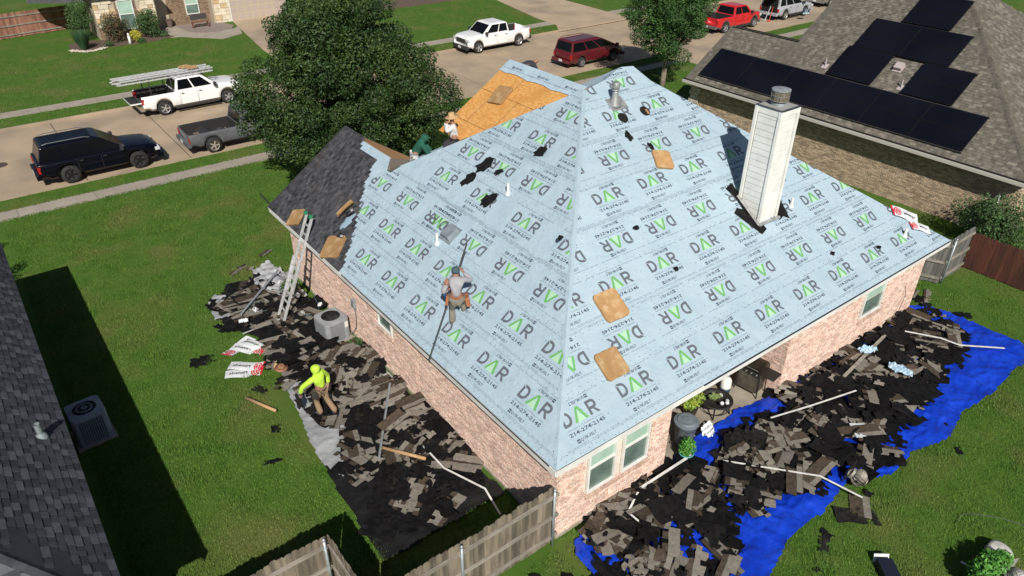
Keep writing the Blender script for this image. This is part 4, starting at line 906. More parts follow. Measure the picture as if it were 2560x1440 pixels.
# ================================================================ FENCES
M_rail=mk('fence_rail_wood',(.30,.27,.23),.9,(.20,.18,.15),6,stretch=(.3,1,1),bump=.3)
M_rdw=mk('red_stained_picket',(.10,.030,.018),.85,(.06,.02,.014),5,stretch=(1,1,.15),bump=.3,rnd=.25)
M_rdf=mk('faded_red_picket',(.30,.14,.095),.9,(.20,.09,.06),3,stretch=(1,1,.25),rnd=.25)
def picket_mesh(nm,h_,mt,w_=.138,t=.018):
    m=MB();p=[(-w_/2,0),(w_/2,0),(w_/2,h_-.04),(w_/2-.035,h_),(-w_/2+.035,h_),(-w_/2,h_-.04)];m.prism([(x,y) for x,y in p],-t/2,t/2,RX(math.pi/2));return m.mesh(nm,mt)
PK=[picket_mesh('picket_%d'%i,1.78+.02*i,M_wood,w_=.154) for i in range(3)]
def fence(a,b,label,side=-1,h_=1.8,pk=None,post=None,rails=(.25,.9,1.55),step=.145,railmt=None,off=.0,postat=None,postmt=None):
    a=Vector((*a,0));b=Vector((*b,0));u=(b-a).normalized();L_=(b-a).length;ang=math.atan2(u.y,u.x);rr=random.Random(int(abs(a.x*97+a.y*31)))
    t=thing('fence',label,'fence',tuple(a),ang);n=int(L_/step)
    for i in range(n):
        put('picket',rr.choice(pk or PK),t,loc=((i+.5)*step,rr.uniform(-.004,.004),.03+rr.uniform(-.015,.02)),rot=(rr.gauss(0,.004),rr.gauss(0,.0025),rr.gauss(0,.008)))
    for z in rails:
        m=MB();m.box((L_/2,side*.035,z),(L_,.04,.09));m.build('rail',railmt or M_rail,t)
    for x in(postat if postat is not None else [k for k in np.arange(0,L_+.1,2.4)]):
        m=MB();m.sm=True;m.tube([(x,side*.095,0),(x,side*.095,h_+.02)],.032,12);m.lathe([(.037,0),(.037,.03),(.02,.06),(0,.065)],12,T(x,side*.095,h_+.0));m.sm=False
        for z in rails: m.box((x,side*.07,z),(.09,.06,.04))
        m.build('fence_post',postmt or M_galv,t)
    return t
fence((-4.65,-.03),(-.02,-.03),'long weathered picket fence meeting the house corner, steel posts','' and 0 or -1,postat=(2.0,4.45))
fence((-4.65,1.78),(-4.65,-.03),'short return of weathered pickets between the two back fences',-1,postat=())
fence((-9.2,1.78),(-4.65,1.78),'weathered picket fence at the bottom edge, left of the corner post',-1,postat=(4.42,2.0))
# right side: grey gate, side fence, red stained fence
PKg=[picket_mesh('grey_picket',1.8,mk('grey_picket_wood',(.16,.155,.145),.9,(.10,.097,.09),7,stretch=(1,1,.12),bump=.4,rnd=.2))]
fence((18.55,.27),(20.35,.27),'leaning grey picket gate with steel post beside the red brown fence',-1,pk=PKg,postat=(.1,))
fence((16.35,.62),(17.6,.62),'short grey picket run between the house wall and the gate',-1,pk=PKg,postat=(0.1,))
fence((18.5,.25),(17.9,1.6),'open picket gate leaf swung inward by the house corner',1,pk=PKg,postat=())
PKr=[picket_mesh('red_picket',1.45,M_rdw)]
fence((20.5,.3),(20.5,-9),'dark red brown stained picket fence on the right edge',1,h_=1.45,pk=PKr,postat=(),rails=(.3,1.15))
fence((23.4,1.0),(24.0,1.0),'grey fence panel behind the bush by the brown brick wall',-1,pk=PKg,postat=(.3,))
PKf=[picket_mesh('faded_picket',1.8,M_rdf,w_=.142)]
fence((-9,60.2),(1.6,62.3),'faded red picket fence across the street at top left',-1,pk=PKf,postat=(),step=.147)
# ================================================================ NEIGHBOUR ROOFS
def tab_roof(par,fr,poly,mt,mt2,keep=None,cull=None,seed=1,single=280,ex=.143,v1=None,rowmin=0,nm='shingle'):
    """courses of laminated shingles on the uv polygon; nearest ones are objects, the rest one stuff part"""
    rr=random.Random(seed);pl=ccw(poly);us_=[p[0] for p in pl];vs_=[p[1] for p in pl];cand=[]
    hp=halfplanes(pl) ;row=0;v=min(vs_)
    vm=v1 or max(vs_)
    while v<vm:
        u=min(us_)-rr.uniform(0,.9)
        while u<max(us_):
            L_=.98
            q=clip([(u+.003,v),(u+L_-.003,v),(u+L_-.003,v+ex),(u+.003,v+ex)],hp)
            if len(q)>=3 and (cull is None or not cull(u+L_/2,v)): 
                c=fr@Vector((u+.5,v,0));cand.append(((c-cp).length,u,v,len(q)==4 and abs(q[0][0]-q[1][0])+abs(q[1][0]-q[2][0])>.95,q,rr.random()))
            u+=L_
        v+=ex;row+=1
    cand.sort(key=lambda c:c[0]);vis=[c for c in cand if keep is None or keep(c[1],c[2])]
    singles=set(id(c) for c in vis[:single] );vars_=[]
    for k in range(8):
        m=MB();r2=random.Random(seed*10+k);m.add([(0,0,.012),(.974,0,.012),(.974,ex+.02,.0),(0,ex+.02,.0),(0,0,0),(.974,0,0)],[(0,1,2,3),(4,5,1,0)]);m.mi=1;x=r2.uniform(0,.12)
        while x<.95:
            wd=min(r2.choice((.13,.2,.27,.34)),.97-x);z=.018
            if wd>.04: m.add([(x,.002,z),(x+wd,.002,z),(x+wd,ex,z-.008),(x,ex,z-.008),(x,.002,.008),(x+wd,.002,.008),(x+wd,ex,.0),(x,ex,0)],[(0,1,2,3),(4,5,1,0),(5,6,2,1),(7,4,0,3)])
            x+=wd+r2.choice((.0,.14,.2,.27))
        vars_.append(m)
    meshes=[m.mesh('shingle_tabs_%d_%d'%(seed,i),[mt,mt2]) for i,m in enumerate(vars_)]
    big=MB()
    for c in cand:
        k=int(c[5]*8)
        if id(c) in singles and c[3]:
            o=put(nm,meshes[k],par);o.matrix_local=(par.matrix_basis.inverted() if par else I4)@fr@T(c[1],c[2],0)
        elif c[3]:
            M_=fr@T(c[1],c[2],0);v_=vars_[k];o=len(big.v);big.v+=[tuple(M_@Vector(p)) for p in v_.v];big.f+=[tuple(o+i for i in f) for f in v_.f];big.m+=v_.m;big.s+=v_.s
        else:
            big.add([tuple(fr@Vector((x,y,.012))) for x,y in c[4]],[tuple(range(len(c[4])))])
    # drop-in gap fill
    big2=MB();big2.add([tuple(fr@Vector((x,y,-.004))) for x,y in pl],[tuple(range(len(pl)))]);big2.build('roof_underlay',mt,par)
    if big.v: stuff(big.build('shingle_courses',[mt,mt2],par))
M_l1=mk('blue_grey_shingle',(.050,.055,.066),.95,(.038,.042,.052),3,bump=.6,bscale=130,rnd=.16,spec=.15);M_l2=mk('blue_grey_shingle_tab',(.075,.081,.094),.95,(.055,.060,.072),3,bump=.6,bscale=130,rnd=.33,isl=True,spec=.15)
lh=thing('neighbour_house','dark blue grey shingled house along the left edge, its eave throwing a long shadow','house')
sl=.7;nl=math.hypot(1,sl);LE=-8.22;ly0,ly1=1.63,17.75
FLN=frame((LE,0,2.72),Vector((0,1,0)),Vector((-1/nl,0,sl/nl)),Vector((sl/nl,0,1/nl)))
hw=8.06;rh=hw*nl
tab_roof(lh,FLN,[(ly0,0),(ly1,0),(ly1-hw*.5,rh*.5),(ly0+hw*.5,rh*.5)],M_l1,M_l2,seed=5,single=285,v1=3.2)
d=MB();zr=2.70+sl*hw;xr=LE-hw
d.add([(LE,ly0,2.69),(LE,ly1,2.69),(xr,ly1-hw,zr-.03),(xr,ly0+hw,zr-.03),(xr-hw,ly0,2.69),(xr-hw,ly1,2.69)],[(0,1,2,3),(1,5,2),(5,4,3,2),(4,0,3)]);d.build('roof',M_l1,lh)
FLS=frame((LE,ly0,2.72),Vector((-1,0,0)),Vector((0,1/nl,sl/nl)),Vector((0,-sl/nl,1/nl)))
tab_roof(lh,FLS,[(0,0),(hw,rh),(2*hw,0)],mk('sunlit_grey_shingle',(.10,.105,.115),.95,(.08,.085,.095),3,rnd=.15),M_l2,seed=6,single=0,v1=4)  # lighter shingle copy: sunlight on this face is put into its colour
d=MB()
i=0.
pts=[Vector((LE,ly0,2.72)),Vector((xr,ly0+hw,zr))];u=(pts[1]-pts[0]).normalized();L_=(pts[1]-pts[0]).length;k=0
while k<L_*.4:
    c=pts[0]+u*k;m=MB();m.add([(0,-.13,-.05),(.3,-.13,-.05),(.3,0,.035),(0,0,.05),(0,.13,-.05),(.3,.13,-.05)],[(0,1,2,3),(3,2,5,4)],frame(c,u,Vector((0,0,1)).cross(u).normalized(),u.cross(Vector((0,0,1)).cross(u).normalized())));m.build('hip_cap',M_l1,lh);k+=.2
d=MB();d.box((LE-.01,(ly0+ly1)/2,2.62),(.03,ly1-ly0,.15));d.build('fascia',mk('dark_fascia',(.18,.18,.19),.7),lh)
d=MB();d.box((LE-4.5-.35,(ly0+ly1)/2,1.33),(9,ly1-ly0-.9,2.66));d.build('wall',mk('left_house_brick',(.20,.14,.11),.9,(.14,.10,.08),8,bump=.3),lh)
# unseen wing added to the left house to cast a stepped shadow
d=MB();d.add([(-14,17.7,2.7),(-10.2,17.7,2.7),(-10.2,20.0,2.7),(-14,20,2.7),(-12.2,17.7,4.1),(-12.2,20,4.1)],[(0,1,4),(1,2,5,4),(2,3,5),(3,0,4,5)]);d.box((-12.1,18.7,1.35),(3.4,2.4,2.7));d.build('shadow_wing',M_l1,lh)
def lpipe(x,y,z,h,lb):
    m=MB();m.sm=True;m.lathe([(.06,-.05),(.06,h)],12,T(x,y,z),cap=False);m.lathe([(.12,-.03),(.11,.03),(.075,.12)],12,T(x,y,z),cap=False);m.sm=False;m.box((.0,0,-.02),(.3,.26,.015),T(x,y,z)@RY(.6));m.build('vent_pipe',mk('pipe_pale_metal',(.38,.44,.46),.4,metal=.5),lh)
lpipe(-8.68,6.72,3.04,.36,'')
t=turbine(-9.95,9.3,3.8,0,0,'unseen dark turbine vent added outside the frame to shadow the left roof',mk('turbine_dark',(.1,.1,.1),.6));  # added out of frame to cast the oval shadow on the shingles
# right neighbour
M_r1=mk('tan_shingle',(.148,.136,.115),.95,(.113,.103,.086),4,bump=.5,bscale=110,rnd=.10,spec=.15);M_r2=mk('tan_shingle_tab',(.182,.167,.14),.95,(.133,.121,.10),4,bump=.5,bscale=110,rnd=.26,isl=True,spec=.15)
rhs=thing('solar_house','tan brick house with brown shingled roof carrying black solar panels','house')
s3=.68;n3=math.hypot(1,s3);RE=23.5
FRN=frame((RE,0,2.7),Vector((0,-1,0)),Vector((1/n3,0,s3/n3)),Vector((-s3/n3,0,1/n3)))
def UV(y,x): return (-y,(x-RE)*n3)
RX1=31.6
main=[UV(-.05,RE),UV(RX1-RE-.05,RX1),UV(13.1,RX1),UV(13.1,RE)]
def underpanel(u,v):
    y=-u;
    return (3.2<y<16.2 and .55<v<2.2)or(8.4<y<10.1 and 2.2<v<4.4)or(4.7<y<6.4 and 2.2<v<4.4)or(6<y<9.9 and 4.4<v<6.3)or(7<y<8.8 and 6.3<v<8.2)
tab_roof(rhs,FRN,main,M_r1,M_r2,seed=8,single=150,cull=underpanel)
tab_roof(rhs,FRN,[UV(13.1,RE),UV(13.1,26.9),UV(17.2,26.9),UV(17.2,RE)],M_r1,M_r2,seed=9,single=60,cull=underpanel)
FRS=frame((RE,-.05,2.7),Vector((1,0,0)),Vector((0,1/n3,s3/n3)),Vector((0,-s3/n3,1/n3)))
tab_roof(rhs,FRS,[(0,0),(16,0),(RX1-RE,(RX1-RE)*n3)],M_r1,M_r2,seed=10,single=60)
zt=2.7+s3*(RX1-RE)
d=MB();d.add([(RE,-.05,2.68),(RE,17.2,2.68),(26.9,17.2,5.0),(26.9,13.1,5.0),(RX1,13.1,zt-.02),(RX1,RX1-RE-.05,zt-.02),(39.6,-.05,2.68),(39.6,13.1,2.68),(30.3,17.2,2.68),(30.3,13.1,2.68)],[(2,8,9,3),(4,7,6,5),(1,8,2),(0,6,7,9,8,1)])
d.add([(RE+.3,13.1,2.9),(RX1,13.1,zt),(39.3,13.1,2.7)],[(0,1,2)]);d.build('roof',M_r1,rhs)
m=MB();a=Vector((26.9,17.0,5.04));m.box((26.9,15.0,5.03),(.26,4.1,.02));m.build('ridge_cap',M_r1,rhs);m=MB();m.box((26.82,14.9,5.055),(.09,3.9,.05));m.build('ridge_vent',M_black,rhs)
u=Vector((1,1,s3)).normalized();k=0
while k<13.5:
    c=Vector((RE,-.05,2.71))+u*k;v_=Vector((0,0,1)).cross(u).normalized();m=MB();m.add([(0,-.13,-.05),(.32,-.13,-.05),(.32,0,.03),(0,0,.045),(0,.13,-.05),(.32,.13,-.05)],[(0,1,2,3),(3,2,5,4)],frame(c,u,v_,u.cross(v_)));m.build('hip_cap',M_r1,rhs);k+=.22
m=MB();m.box((RE-.06,8.6,2.62),(.13,17.3,.13));m.build('gutter',mk('gutter_cream',(.50,.48,.43),.5),rhs)
m=MB();m.box((RE-.02,8.6,2.74),(.06,17.3,.03));m.build('gutter_lip',M_black,rhs)
m=MB();m.box((31.8,8.7,1.3),(15.5,16.6,2.6));m.build('wall',mk('tan_mortar',(.44,.36,.27),.95),rhs)
M_tb=mk('tan_brick',(.52,.40,.275),.9,(.30,.225,.155),22,(.42,.62),bump=.3,bscale=60,rnd=.34,isl=True,detail=3);M_tb1=mk('tan_brick_single',(.52,.40,.275),.9,(.30,.225,.155),22,(.42,.62),bump=.3,rnd=.3)
rest=MB();sb=MB();sb.box((0,0,0),(.02,.194,.057));sbm=sb.mesh('tan_brick_mesh',M_tb1);allb=[];row=0;z=.04
while z<2.55:
    y=.42+(.1 if row%2 else 0)
    while y<16.4: allb.append((24.02,y+.097,z,0));y+=.204
    z+=.067;row+=1
row=0;z=.04
while z<2.55:
    x=24.05+(.1 if row%2 else 0)
    while x<30: allb.append((x+.097,.38,z,1));x+=.204
    z+=.067;row+=1
allb.sort(key=lambda b:(Vector(b[:3])-cp).length+ (50 if b[2]<.7 else 0))
for i,b in enumerate(allb):
    d_=random.uniform(0,.006)
    if i<280 and b[3]==0: put('brick',sbm,rhs,loc=(b[0]-d_,b[1],b[2]))
    elif b[3]==0: rest.box((b[0]-d_,b[1],b[2]),(.02,.194,.057))
    else: rest.box((b[0],b[1]-d_,b[2]),(.194,.02,.057))
stuff(rest.build('brick_facing',M_tb,rhs))
M_stn=mk('white_limestone',(.55,.50,.42),.9,(.44,.38,.30),4,rnd=.15,bump=.3)
z=.0;k=0
while z<2.6:
    for y in ((16.62,16.95) if k%2 else (16.55,16.85)):
        m=MB();m.box((24.0,y+.03,z+.1),(.09,.30,.19));m.build('quoin_stone',M_stn,rhs)
    z+=.205;k+=1
M_pan=mk('solar_panel_black',(.004,.005,.009),.3,(.006,.007,.012),.4,spec=.18);M_pfr=mk('panel_frame',(.010,.010,.013),.5,spec=.2)
def solar(y0,v0,w_=2.27,h_=.95):
    m=MB();M_=FRN@T(-y0-w_/2,v0+h_/2,.14);m.box((0,0,0),(w_-.006,h_-.008,.035),M_);o=m.build('solar_panel',M_pfr,rhs);m=MB();m.box((0,0,.0185),(w_-.05,h_-.05,.006),M_);m.build('panel_glass',M_pan,o)
for k in range(6):
    for r_2 in range(2): solar(2.84+2.285*k,.45+.965*r_2)
for y0,v0 in((8.12,2.49),(4.42,2.49),(5.68,4.43),(7.965,4.43),(6.75,6.43)):
    for r_2 in range(2): solar(y0,v0+.965*r_2)
m=MB()
for (ya,yb,v) in((2.84,16.55,.42),(2.84,16.55,2.42),(8.12,10.4,4.39),(4.42,6.7,4.39),(5.68,10.24,6.37)): m.box((-(ya+yb)/2,v,.07),(yb-ya,.03,.10),FRN)
m.build('panel_rail',mk('rail_dull',(.07,.07,.075),.5,metal=.4),rhs)
for (y,v) in((10.78,3.0),(6.88,2.85)):
    q=FRN@Vector((-y,v,0));m=MB();m.tube([q,q+Vector((0,0,.36))],.035,10);m.box((0,0,.02),(.28,.3,.02),FRN@T(-y,v,0));m.build('vent_pipe',mk('pinkish_vent_paint',(.42,.36,.36),.6),rhs)
m=MB();m.box((0,0,.02),(.42,.42,.02),FRN@T(-7.6,3.85,0));m.box((0,.05,.12),(.36,.36,.14),FRN@T(-7.6,3.85,0));m.build('box_vent',MATS['pinkish_vent_paint'],rhs)
# ================================================================ HOUSE ACROSS THE STREET
ah=thing('stone_house','cream stone and brown brick house across the street behind clipped shrubs','house')
M_br2=mk('brown_brick_far',(.20,.135,.085),.9,(.28,.20,.13),14,rnd=.3,isl=True);M_cs=mk('cream_stone',(.60,.52,.38),.9,(.68,.60,.47),3,rnd=.10,bump=.2,bscale=20);M_cs2=mk('peach_stone',(.55,.38,.20),.9,(.62,.46,.28),3,rnd=.12)
M_shad=mk('far_wall_mortar',(.42,.36,.27),.95)
d=MB();d.box((4.45,58.5,1.6),(4.4,3.8,3.2));d.box((9.9,60.5,1.6),(9,4.2,3.2));d.box((13.9,60.0,1.65),(5.4,5.2,3.3));d.build('wall',M_shad,ah)
rr=random.Random(5)
def stonewall(x0,x1,z0,z1,y,skip=None):
    z=z0
    while z<z1-.05:
        h_=min(rr.uniform(.22,.42),z1-z);x=x0
        while x<x1-.03:
            wd=min(rr.uniform(.3,.75),x1-x)
            if x1-x-wd<.12:wd=x1-x
            if skip is None or not(x+wd>skip[0] and x<skip[1] and z+h_>skip[2] and z<skip[3]):
                g=.012;m=MB();j=[rr.uniform(-.03,.03) for _ in range(8)];ps=[(x+g,z+g),(x+wd*.5,z+g+j[0]*.4),(x+wd-g,z+g),(x+wd-g+j[1]*.4,z+h_*.5),(x+wd-g,z+h_-g),(x+wd*.4,z+h_-g+j[2]*.5),(x+g,z+h_-g),(x+g+j[3]*.4,z+h_*.5)]
                m.add([(a,y-.03-rr.uniform(0,.02),b) for a,b in ps]+[(a,y+.02,b) for a,b in ps],[tuple(range(7,-1,-1))]+[(k,(k+1)%8,8+(k+1)%8,8+k) for k in range(8)]);m.build('stone',M_cs2 if rr.random()<.18 else M_cs,ah)
            x+=wd
        z+=h_
stonewall(2.25,6.6,.9,3.2,56.56,(3.75,5.15,0,2.95));stonewall(11.3,12.55,0,3.2,57.36)
def farbricks(x0,x1,z0,z1,y,holes=()):
    m=MB();row=0;z=z0
    while z<z1:
        x=x0-(.1 if row%2 else 0)
        while x<x1:
            a,b=max(x,x0),min(x+.2,x1)
            if b-a>.04 and not any(b>h[0] and a<h[1] and z+.06>h[2] and z<h[3] for h in holes): m.box(((a+b)/2,y-.015,z+.03),(b-a,.03,.06))
            x+=.212
        z+=.073;row+=1
    stuff(m.build('brick_facing',M_br2,ah))
farbricks(2.25,6.6,0,.88,56.56);farbricks(7.9,11.2,0,3.2,58.36,[(9.3,10.4,.75,2.3)])
farbricks(3.7,5.2,2.1,2.95,56.54,[(3.88,5.02,0,2.8)]);farbricks(3.7,3.86,.9,2.1,56.53);farbricks(5.04,5.2,.9,2.1,56.53)
window(ah,wframe(3.9,56.45,.6,(1,0),(0,-1)),1.1,2.15,True,(.32,.50,.40));window(ah,wframe(9.33,58.3,.78,(1,0),(0,-1)),1.05,1.45,True,(.30,.44,.36))
m=MB();m.box((7.2,58.9,1.6),(1.3,.1,3.2));m.build('entry_shade_panel',M_void,ah)  # black panel painted in for the shade of the recessed entry
gdm=mk('garage_door_paint',(.40,.33,.29),.6)
m=MB();m.box((15.1,57.45,1.1),(4.9,.06,2.25));gdo=m.build('garage_door',gdm,ah)
for i in range(8):
    for j in range(4):
        m=MB();m.box((12.97+.6*i,57.405,.32+.54*j),(.46,.03,.38));m.build('door_panel',gdm,gdo)
m=MB();m.box((12.62,57.4,1.1),(.1,.12,2.3));m.build('door_frame',M_white,ah)
d=MB();zr2=5.2
d.add([(1.7,56.1,3.15),(7.0,56.1,3.15),(4.3,58.8,zr2),(1.7,62.5,3.15),(18.5,62.5,3.15),(18.5,56.9,3.15),(11,56.9,3.15),(14.8,59.5,zr2),(7.0,58,3.15),(11,58,3.15)],[(0,1,2),(0,2,3),(2,1,8,9,7),(9,6,5,7),(5,4,7),(3,2,7,4)])
d.build('roof',mk('far_grey_shingle',(.075,.075,.08),.9,(.055,.055,.06),3),ah)
m=MB();m.add([(-1.5,60.0,2.6),(2.0,57.6,2.6),(2.0,61.5,3.6),(-1.5,61.5,3.4)],[(0,1,2,3)]);m.build('roof',MATS['far_grey_shingle'],ah)
# planting beds
def blobpoly(pts,z,mt,name): 
    b=MB();b.prism(pts,z-.05,z);return struct(b.build(name,mt))
blobpoly([(-.2,55.2),(.1,54.0),(.9,53.4),(2.0,54.1),(4.2,53.9),(6.0,54.2),(7.1,54.6),(6.6,56.5),(2.0,56.6),(1.0,57.2),(-.1,56.5)],.04,mk('mulch',(.085,.055,.04),.95,(.12,.085,.06),8,bump=.6),'mulch_bed')
blobpoly([(8.2,58.2),(8.5,55.4),(9.3,54.5),(10.3,54.25),(11.6,54.6),(12.2,55.8),(11.4,58.2)],.045,mk('gravel',(.27,.22,.19),.95,(.18,.145,.13),14,bump=.8,bscale=30),'gravel_bed')
blobpoly([(22.5,55),(24,54),(33,54.0),(34,57),(22.5,57)],.04,MATS['mulch'],'mulch_bed')
rr=random.Random(9);m=MB()
for i in range(170):
    a=rr.uniform(3.4,5.6);x=.9+1.15*math.cos(a)+rr.gauss(0,.12);y=54.9+1.4*math.sin(a)+rr.gauss(0,.1);m.lathe([(.02,0),(.07,.03),(.03,.07)],5,T(x,y,.02)@RZ(i))
stuff(m.build('white_stones',M_stn))
# bench, pot, statue
t=thing('garden_bench','rusty brown garden bench on gravel beside the far garage','bench',(9.75,56.5,.05));M_rust=mk('rust_brown_paint',(.16,.075,.05),.8)
for nm,c,d_ in(('seat',(0,0,.45),(1.3,.4,.05)),('backrest',(0,.22,.78),(1.3,.05,.42)),('leg',(-.6,0,.22),(.06,.4,.45)),('leg',(.6,0,.22),(.06,.4,.45))): m=MB();m.box(c,d_);m.build(nm,M_rust if nm!='backrest' else mk('iron_back',(.05,.045,.045),.7),t)
m=MB();m.lathe([(.18,0),(.28,.55),(.32,.6),(.26,.6)],12,T(7.75,58.0,.05));tag(m.build('plant_pot',mk('pot_taupe',(.13,.095,.08),.8)),'tall taupe pot by the dark entry of the far house','pot')
m=MB();m.sm=True;m.lathe([(.12,0),(.08,.25),(.11,.5),(.05,.62),(.08,.72),(.0,.8)],10,T(3.73,54.1,.05));tag(m.build('garden_statue',M_white),'small white garden figure beside the yellow bush','statue')
# ================================================================ LEAVES
def leafcloud(centers,n,ls,seed,hollow=.55,flat=.7):
    """centers: list (x,y,z,rx,ry,rz) blobs; returns V,F with n leaf quads on the blob shells"""
    g=np.random.default_rng(seed);C=np.array(centers,float);wts=(C[:,3]*C[:,4]+C[:,4]*C[:,5])**1.0;wts/=wts.sum();k=g.choice(len(C),n,p=wts)
    d=g.normal(size=(n,3));d/=np.linalg.norm(d,axis=1)[:,None];r=hollow+(1.06-hollow)*g.random(n)**.6
    P=C[k,:3]+d*C[k,3:6]*r[:,None]
    nrm=d*.8+g.normal(size=(n,3))*.75+np.array([0,0,.35]);nrm/=np.linalg.norm(nrm,axis=1)[:,None]
    a=np.cross(nrm,g.normal(size=(n,3)));a/=np.linalg.norm(a,axis=1)[:,None];b=np.cross(nrm,a)
    s_=(ls*g.uniform(.6,1.3,n))[:,None];w_=s_*.48
    V=np.stack([P-a*s_*.5,P+b*w_*.5,P+a*s_*.5+nrm*s_*.1,P-b*w_*.5],1).reshape(-1,3);F=np.arange(4*n).reshape(-1,4);return V,F
M_oak=mk('oak_leaf',(.016,.042,.009),.55,(.044,.076,.014),.8,(.42,.62),rnd=.55,isl=True,spec=.35,col3=(.035,.075,.02),scale3=3)
M_ash=mk('ash_leaf',(.030,.082,.018),.6,(.05,.11,.025),1.2,(.4,.65),rnd=.4,isl=True,spec=.35)
M_bark=mk('bark',(.16,.13,.10),.95,(.09,.07,.055),9,stretch=(1,1,.3),bump=.6,bscale=30)
def tree(label,base,blobs,n,ls,mt,tr,seed,limbs,mt_b=M_bark,group=None):
    t=thing('tree',label,'tree',base,group=group);m=MB();m.sm=True
    m.tube([(0,0,-.1)]+[(tr*.25*math.sin(i),tr*.2*math.cos(i*1.3),limbs[0]*i/4) for i in range(1,5)],[tr*1.25,tr*1.05,tr,tr*.95,tr*.85],12)
    rr=random.Random(seed);top=Vector((0,0,limbs[0]))
    for i in range(limbs[1]):
        c=blobs[int(i*len(blobs)/limbs[1])%len(blobs)];e=Vector(c[:3])*.86+Vector((0,0,-.1));mid=(top+e)*.5+Vector((rr.uniform(-.3,.3),rr.uniform(-.3,.3),rr.uniform(-.1,.3)))
        m.tube([top-Vector((0,0,.3)),mid,e],[tr*.55,tr*.3,tr*.08],7)
    m.build('trunk',mt_b,t);V,F=leafcloud(blobs,n,ls,seed);put('crown',fastmesh('crown',V,F,mt),t);return t
rr=random.Random(12)
def shellblobs(cx,cy,cz,rx,ry,rz,n,br,seed,conic=0.,zmin=-9):
    rr=random.Random(seed);o=[]
    for i in range(n):
        f=(i+.5)/n;ph=math.acos(1-2*f);th=i*2.39996+rr.uniform(-.4,.4);k=rr.uniform(.66,1.06);z=math.cos(ph);q=1-conic*max(0,z)
        x=cx+rx*k*q*math.sin(ph)*math.cos(th);y=cy+ry*k*q*math.sin(ph)*math.sin(th);zz=cz+rz*k*z
        if zz<zmin: continue
        b=br*rr.uniform(.7,1.25);o.append((x,y,zz,b,b,b*.75))
    for i in range(n//3):
        a=rr.uniform(0,6.28);r=rr.uniform(0,.55);o.append((cx+rx*r*math.cos(a),cy+ry*r*math.sin(a),cz+rz*rr.uniform(-.5,.6),br*1.2,br*1.2,br))
    return o
ob=shellblobs(0,0,4.45,4.0,4.15,3.8,150,.68,3,.30)+[(2.9,-2.6,4.2,1.3,1.2,1.2),(3.6,-1.6,3.6,1.2,1.1,1.1),(-1.5,-1.5,7.2,1.0,1.0,.8),(1.4,.6,7.9,1.1,1.,.9),(-2.9,-1.2,3.2,1.3,1.3,1.0),(-2.0,-2.7,2.8,1.2,1.2,1.0)]
tree('big dense dark green live oak in the front yard, hiding the dark pickup nose',(5.5,20.9,0),ob,180000,.125,M_oak,.26,4,(2.0,14))
ab=shellblobs(0,0,5.3,2.35,2.35,3.35,95,.60,8,.2)
tree('young round shade tree with bare pale trunk left of the solar house',(28.35,22.9,0),ab,85000,.125,M_ash,.16,6,(2.7,9),mk('pale_bark',(.27,.22,.165),.9,(.19,.155,.12),9,bump=.4))
def bush(label,x,y,blobs,n,ls,mt,seed,nm='bush',cat='bush',stem=True,z=0,group=None):
    t=thing(nm,label,cat,(x,y,z),group=group);V,F=leafcloud(blobs,n,ls,seed,.4);put('foliage',fastmesh('foliage',V,F,mt),t)
    m=MB();
    for k in range(5): m.tube([(0,0,0),(.12*math.cos(k*1.3),.12*math.sin(k*1.3),blobs[0][2]*.9)],[.025,.01],5)
    m.build('stem',M_bark,t);return t
M_bu=mk('shrub_leaf',(.035,.085,.022),.7,(.06,.115,.03),2,rnd=.4,isl=True);M_bur=mk('reddish_shrub_leaf',(.06,.075,.03),.7,(.14,.07,.04),1.4,(.45,.65),rnd=.4,isl=True);M_yel=mk('yellow_leaf',(.35,.33,.03),.7,(.45,.40,.05),3,rnd=.2,isl=True)
bush('dark clipped shrub between the faded fence and the stone wall',1.2,57.4,shellblobs(0,0,1.5,.7,.7,1.2,14,.5,1),5000,.12,M_bu,1);bush('reddish tipped shrub left of the arched window',3.1,55.4,shellblobs(0,0,1.1,.75,.6,.8,14,.45,2),5000,.11,M_bur,2)
bush('round green shrub right of the arched window',5.45,55.3,shellblobs(0,0,1.2,.7,.6,.9,14,.45,3),5000,.11,M_bu,3);bush('small bright yellow bush below the arched window',4.3,54.6,shellblobs(0,0,.5,.3,.3,.35,6,.25,4),1500,.1,M_yel,4)
bush('low green plant at the foot of the yellow bush',4.55,54.1,[(0,0,.15,.35,.3,.2)],500,.09,M_bu,5);bush('low green plant at the bed edge, left part',2.3,54.3,[(0,0,.2,.3,.3,.25)],500,.09,M_bu,6);bush('low spiky plant at the bend of the far front walk',6.4,55.0,[(0,0,.25,.35,.3,.25)],500,.1,M_bu,7)
# ornamental grass clump
g=np.random.default_rng(3);n=1500;hd=g.uniform(0,6.28,n);L_=g.uniform(1.0,1.6,n);sp=g.uniform(.1,.6,n);b0=np.stack([.15*np.cos(hd),.15*np.sin(hd),hd*0],1);tp=np.stack([np.cos(hd)*L_*sp,np.sin(hd)*L_*sp,L_*np.sqrt(1-sp**2*.6)],1)
sd_=np.stack([-np.sin(hd)*.012,np.cos(hd)*.012,hd*0],1);V=np.stack([b0-sd_,b0+sd_,tp],1).reshape(-1,3);t=thing('ornamental_grass','fountain of dark ornamental grass on the white stone bed','grass clump',(.6,54.3,0));put('blades',fastmesh('blades',V,np.arange(3*n).reshape(-1,3),mk('dark_blade',(.03,.09,.035),.7,rnd=.35,isl=True)),t)
bush('leafy green shrub behind the red brown fence at the right edge',22.6,.2,shellblobs(0,0,1.2,1.1,1.3,.9,18,.5,5),9000,.10,M_bu,11)
bush('low weeds by the ladder foot at the edge of the debris',-.75,13.6,[(0,0,.35,.3,.35,.3),(.1,-.3,.5,.2,.2,.2)],1400,.07,M_bu,12,nm='weed',cat='plant')
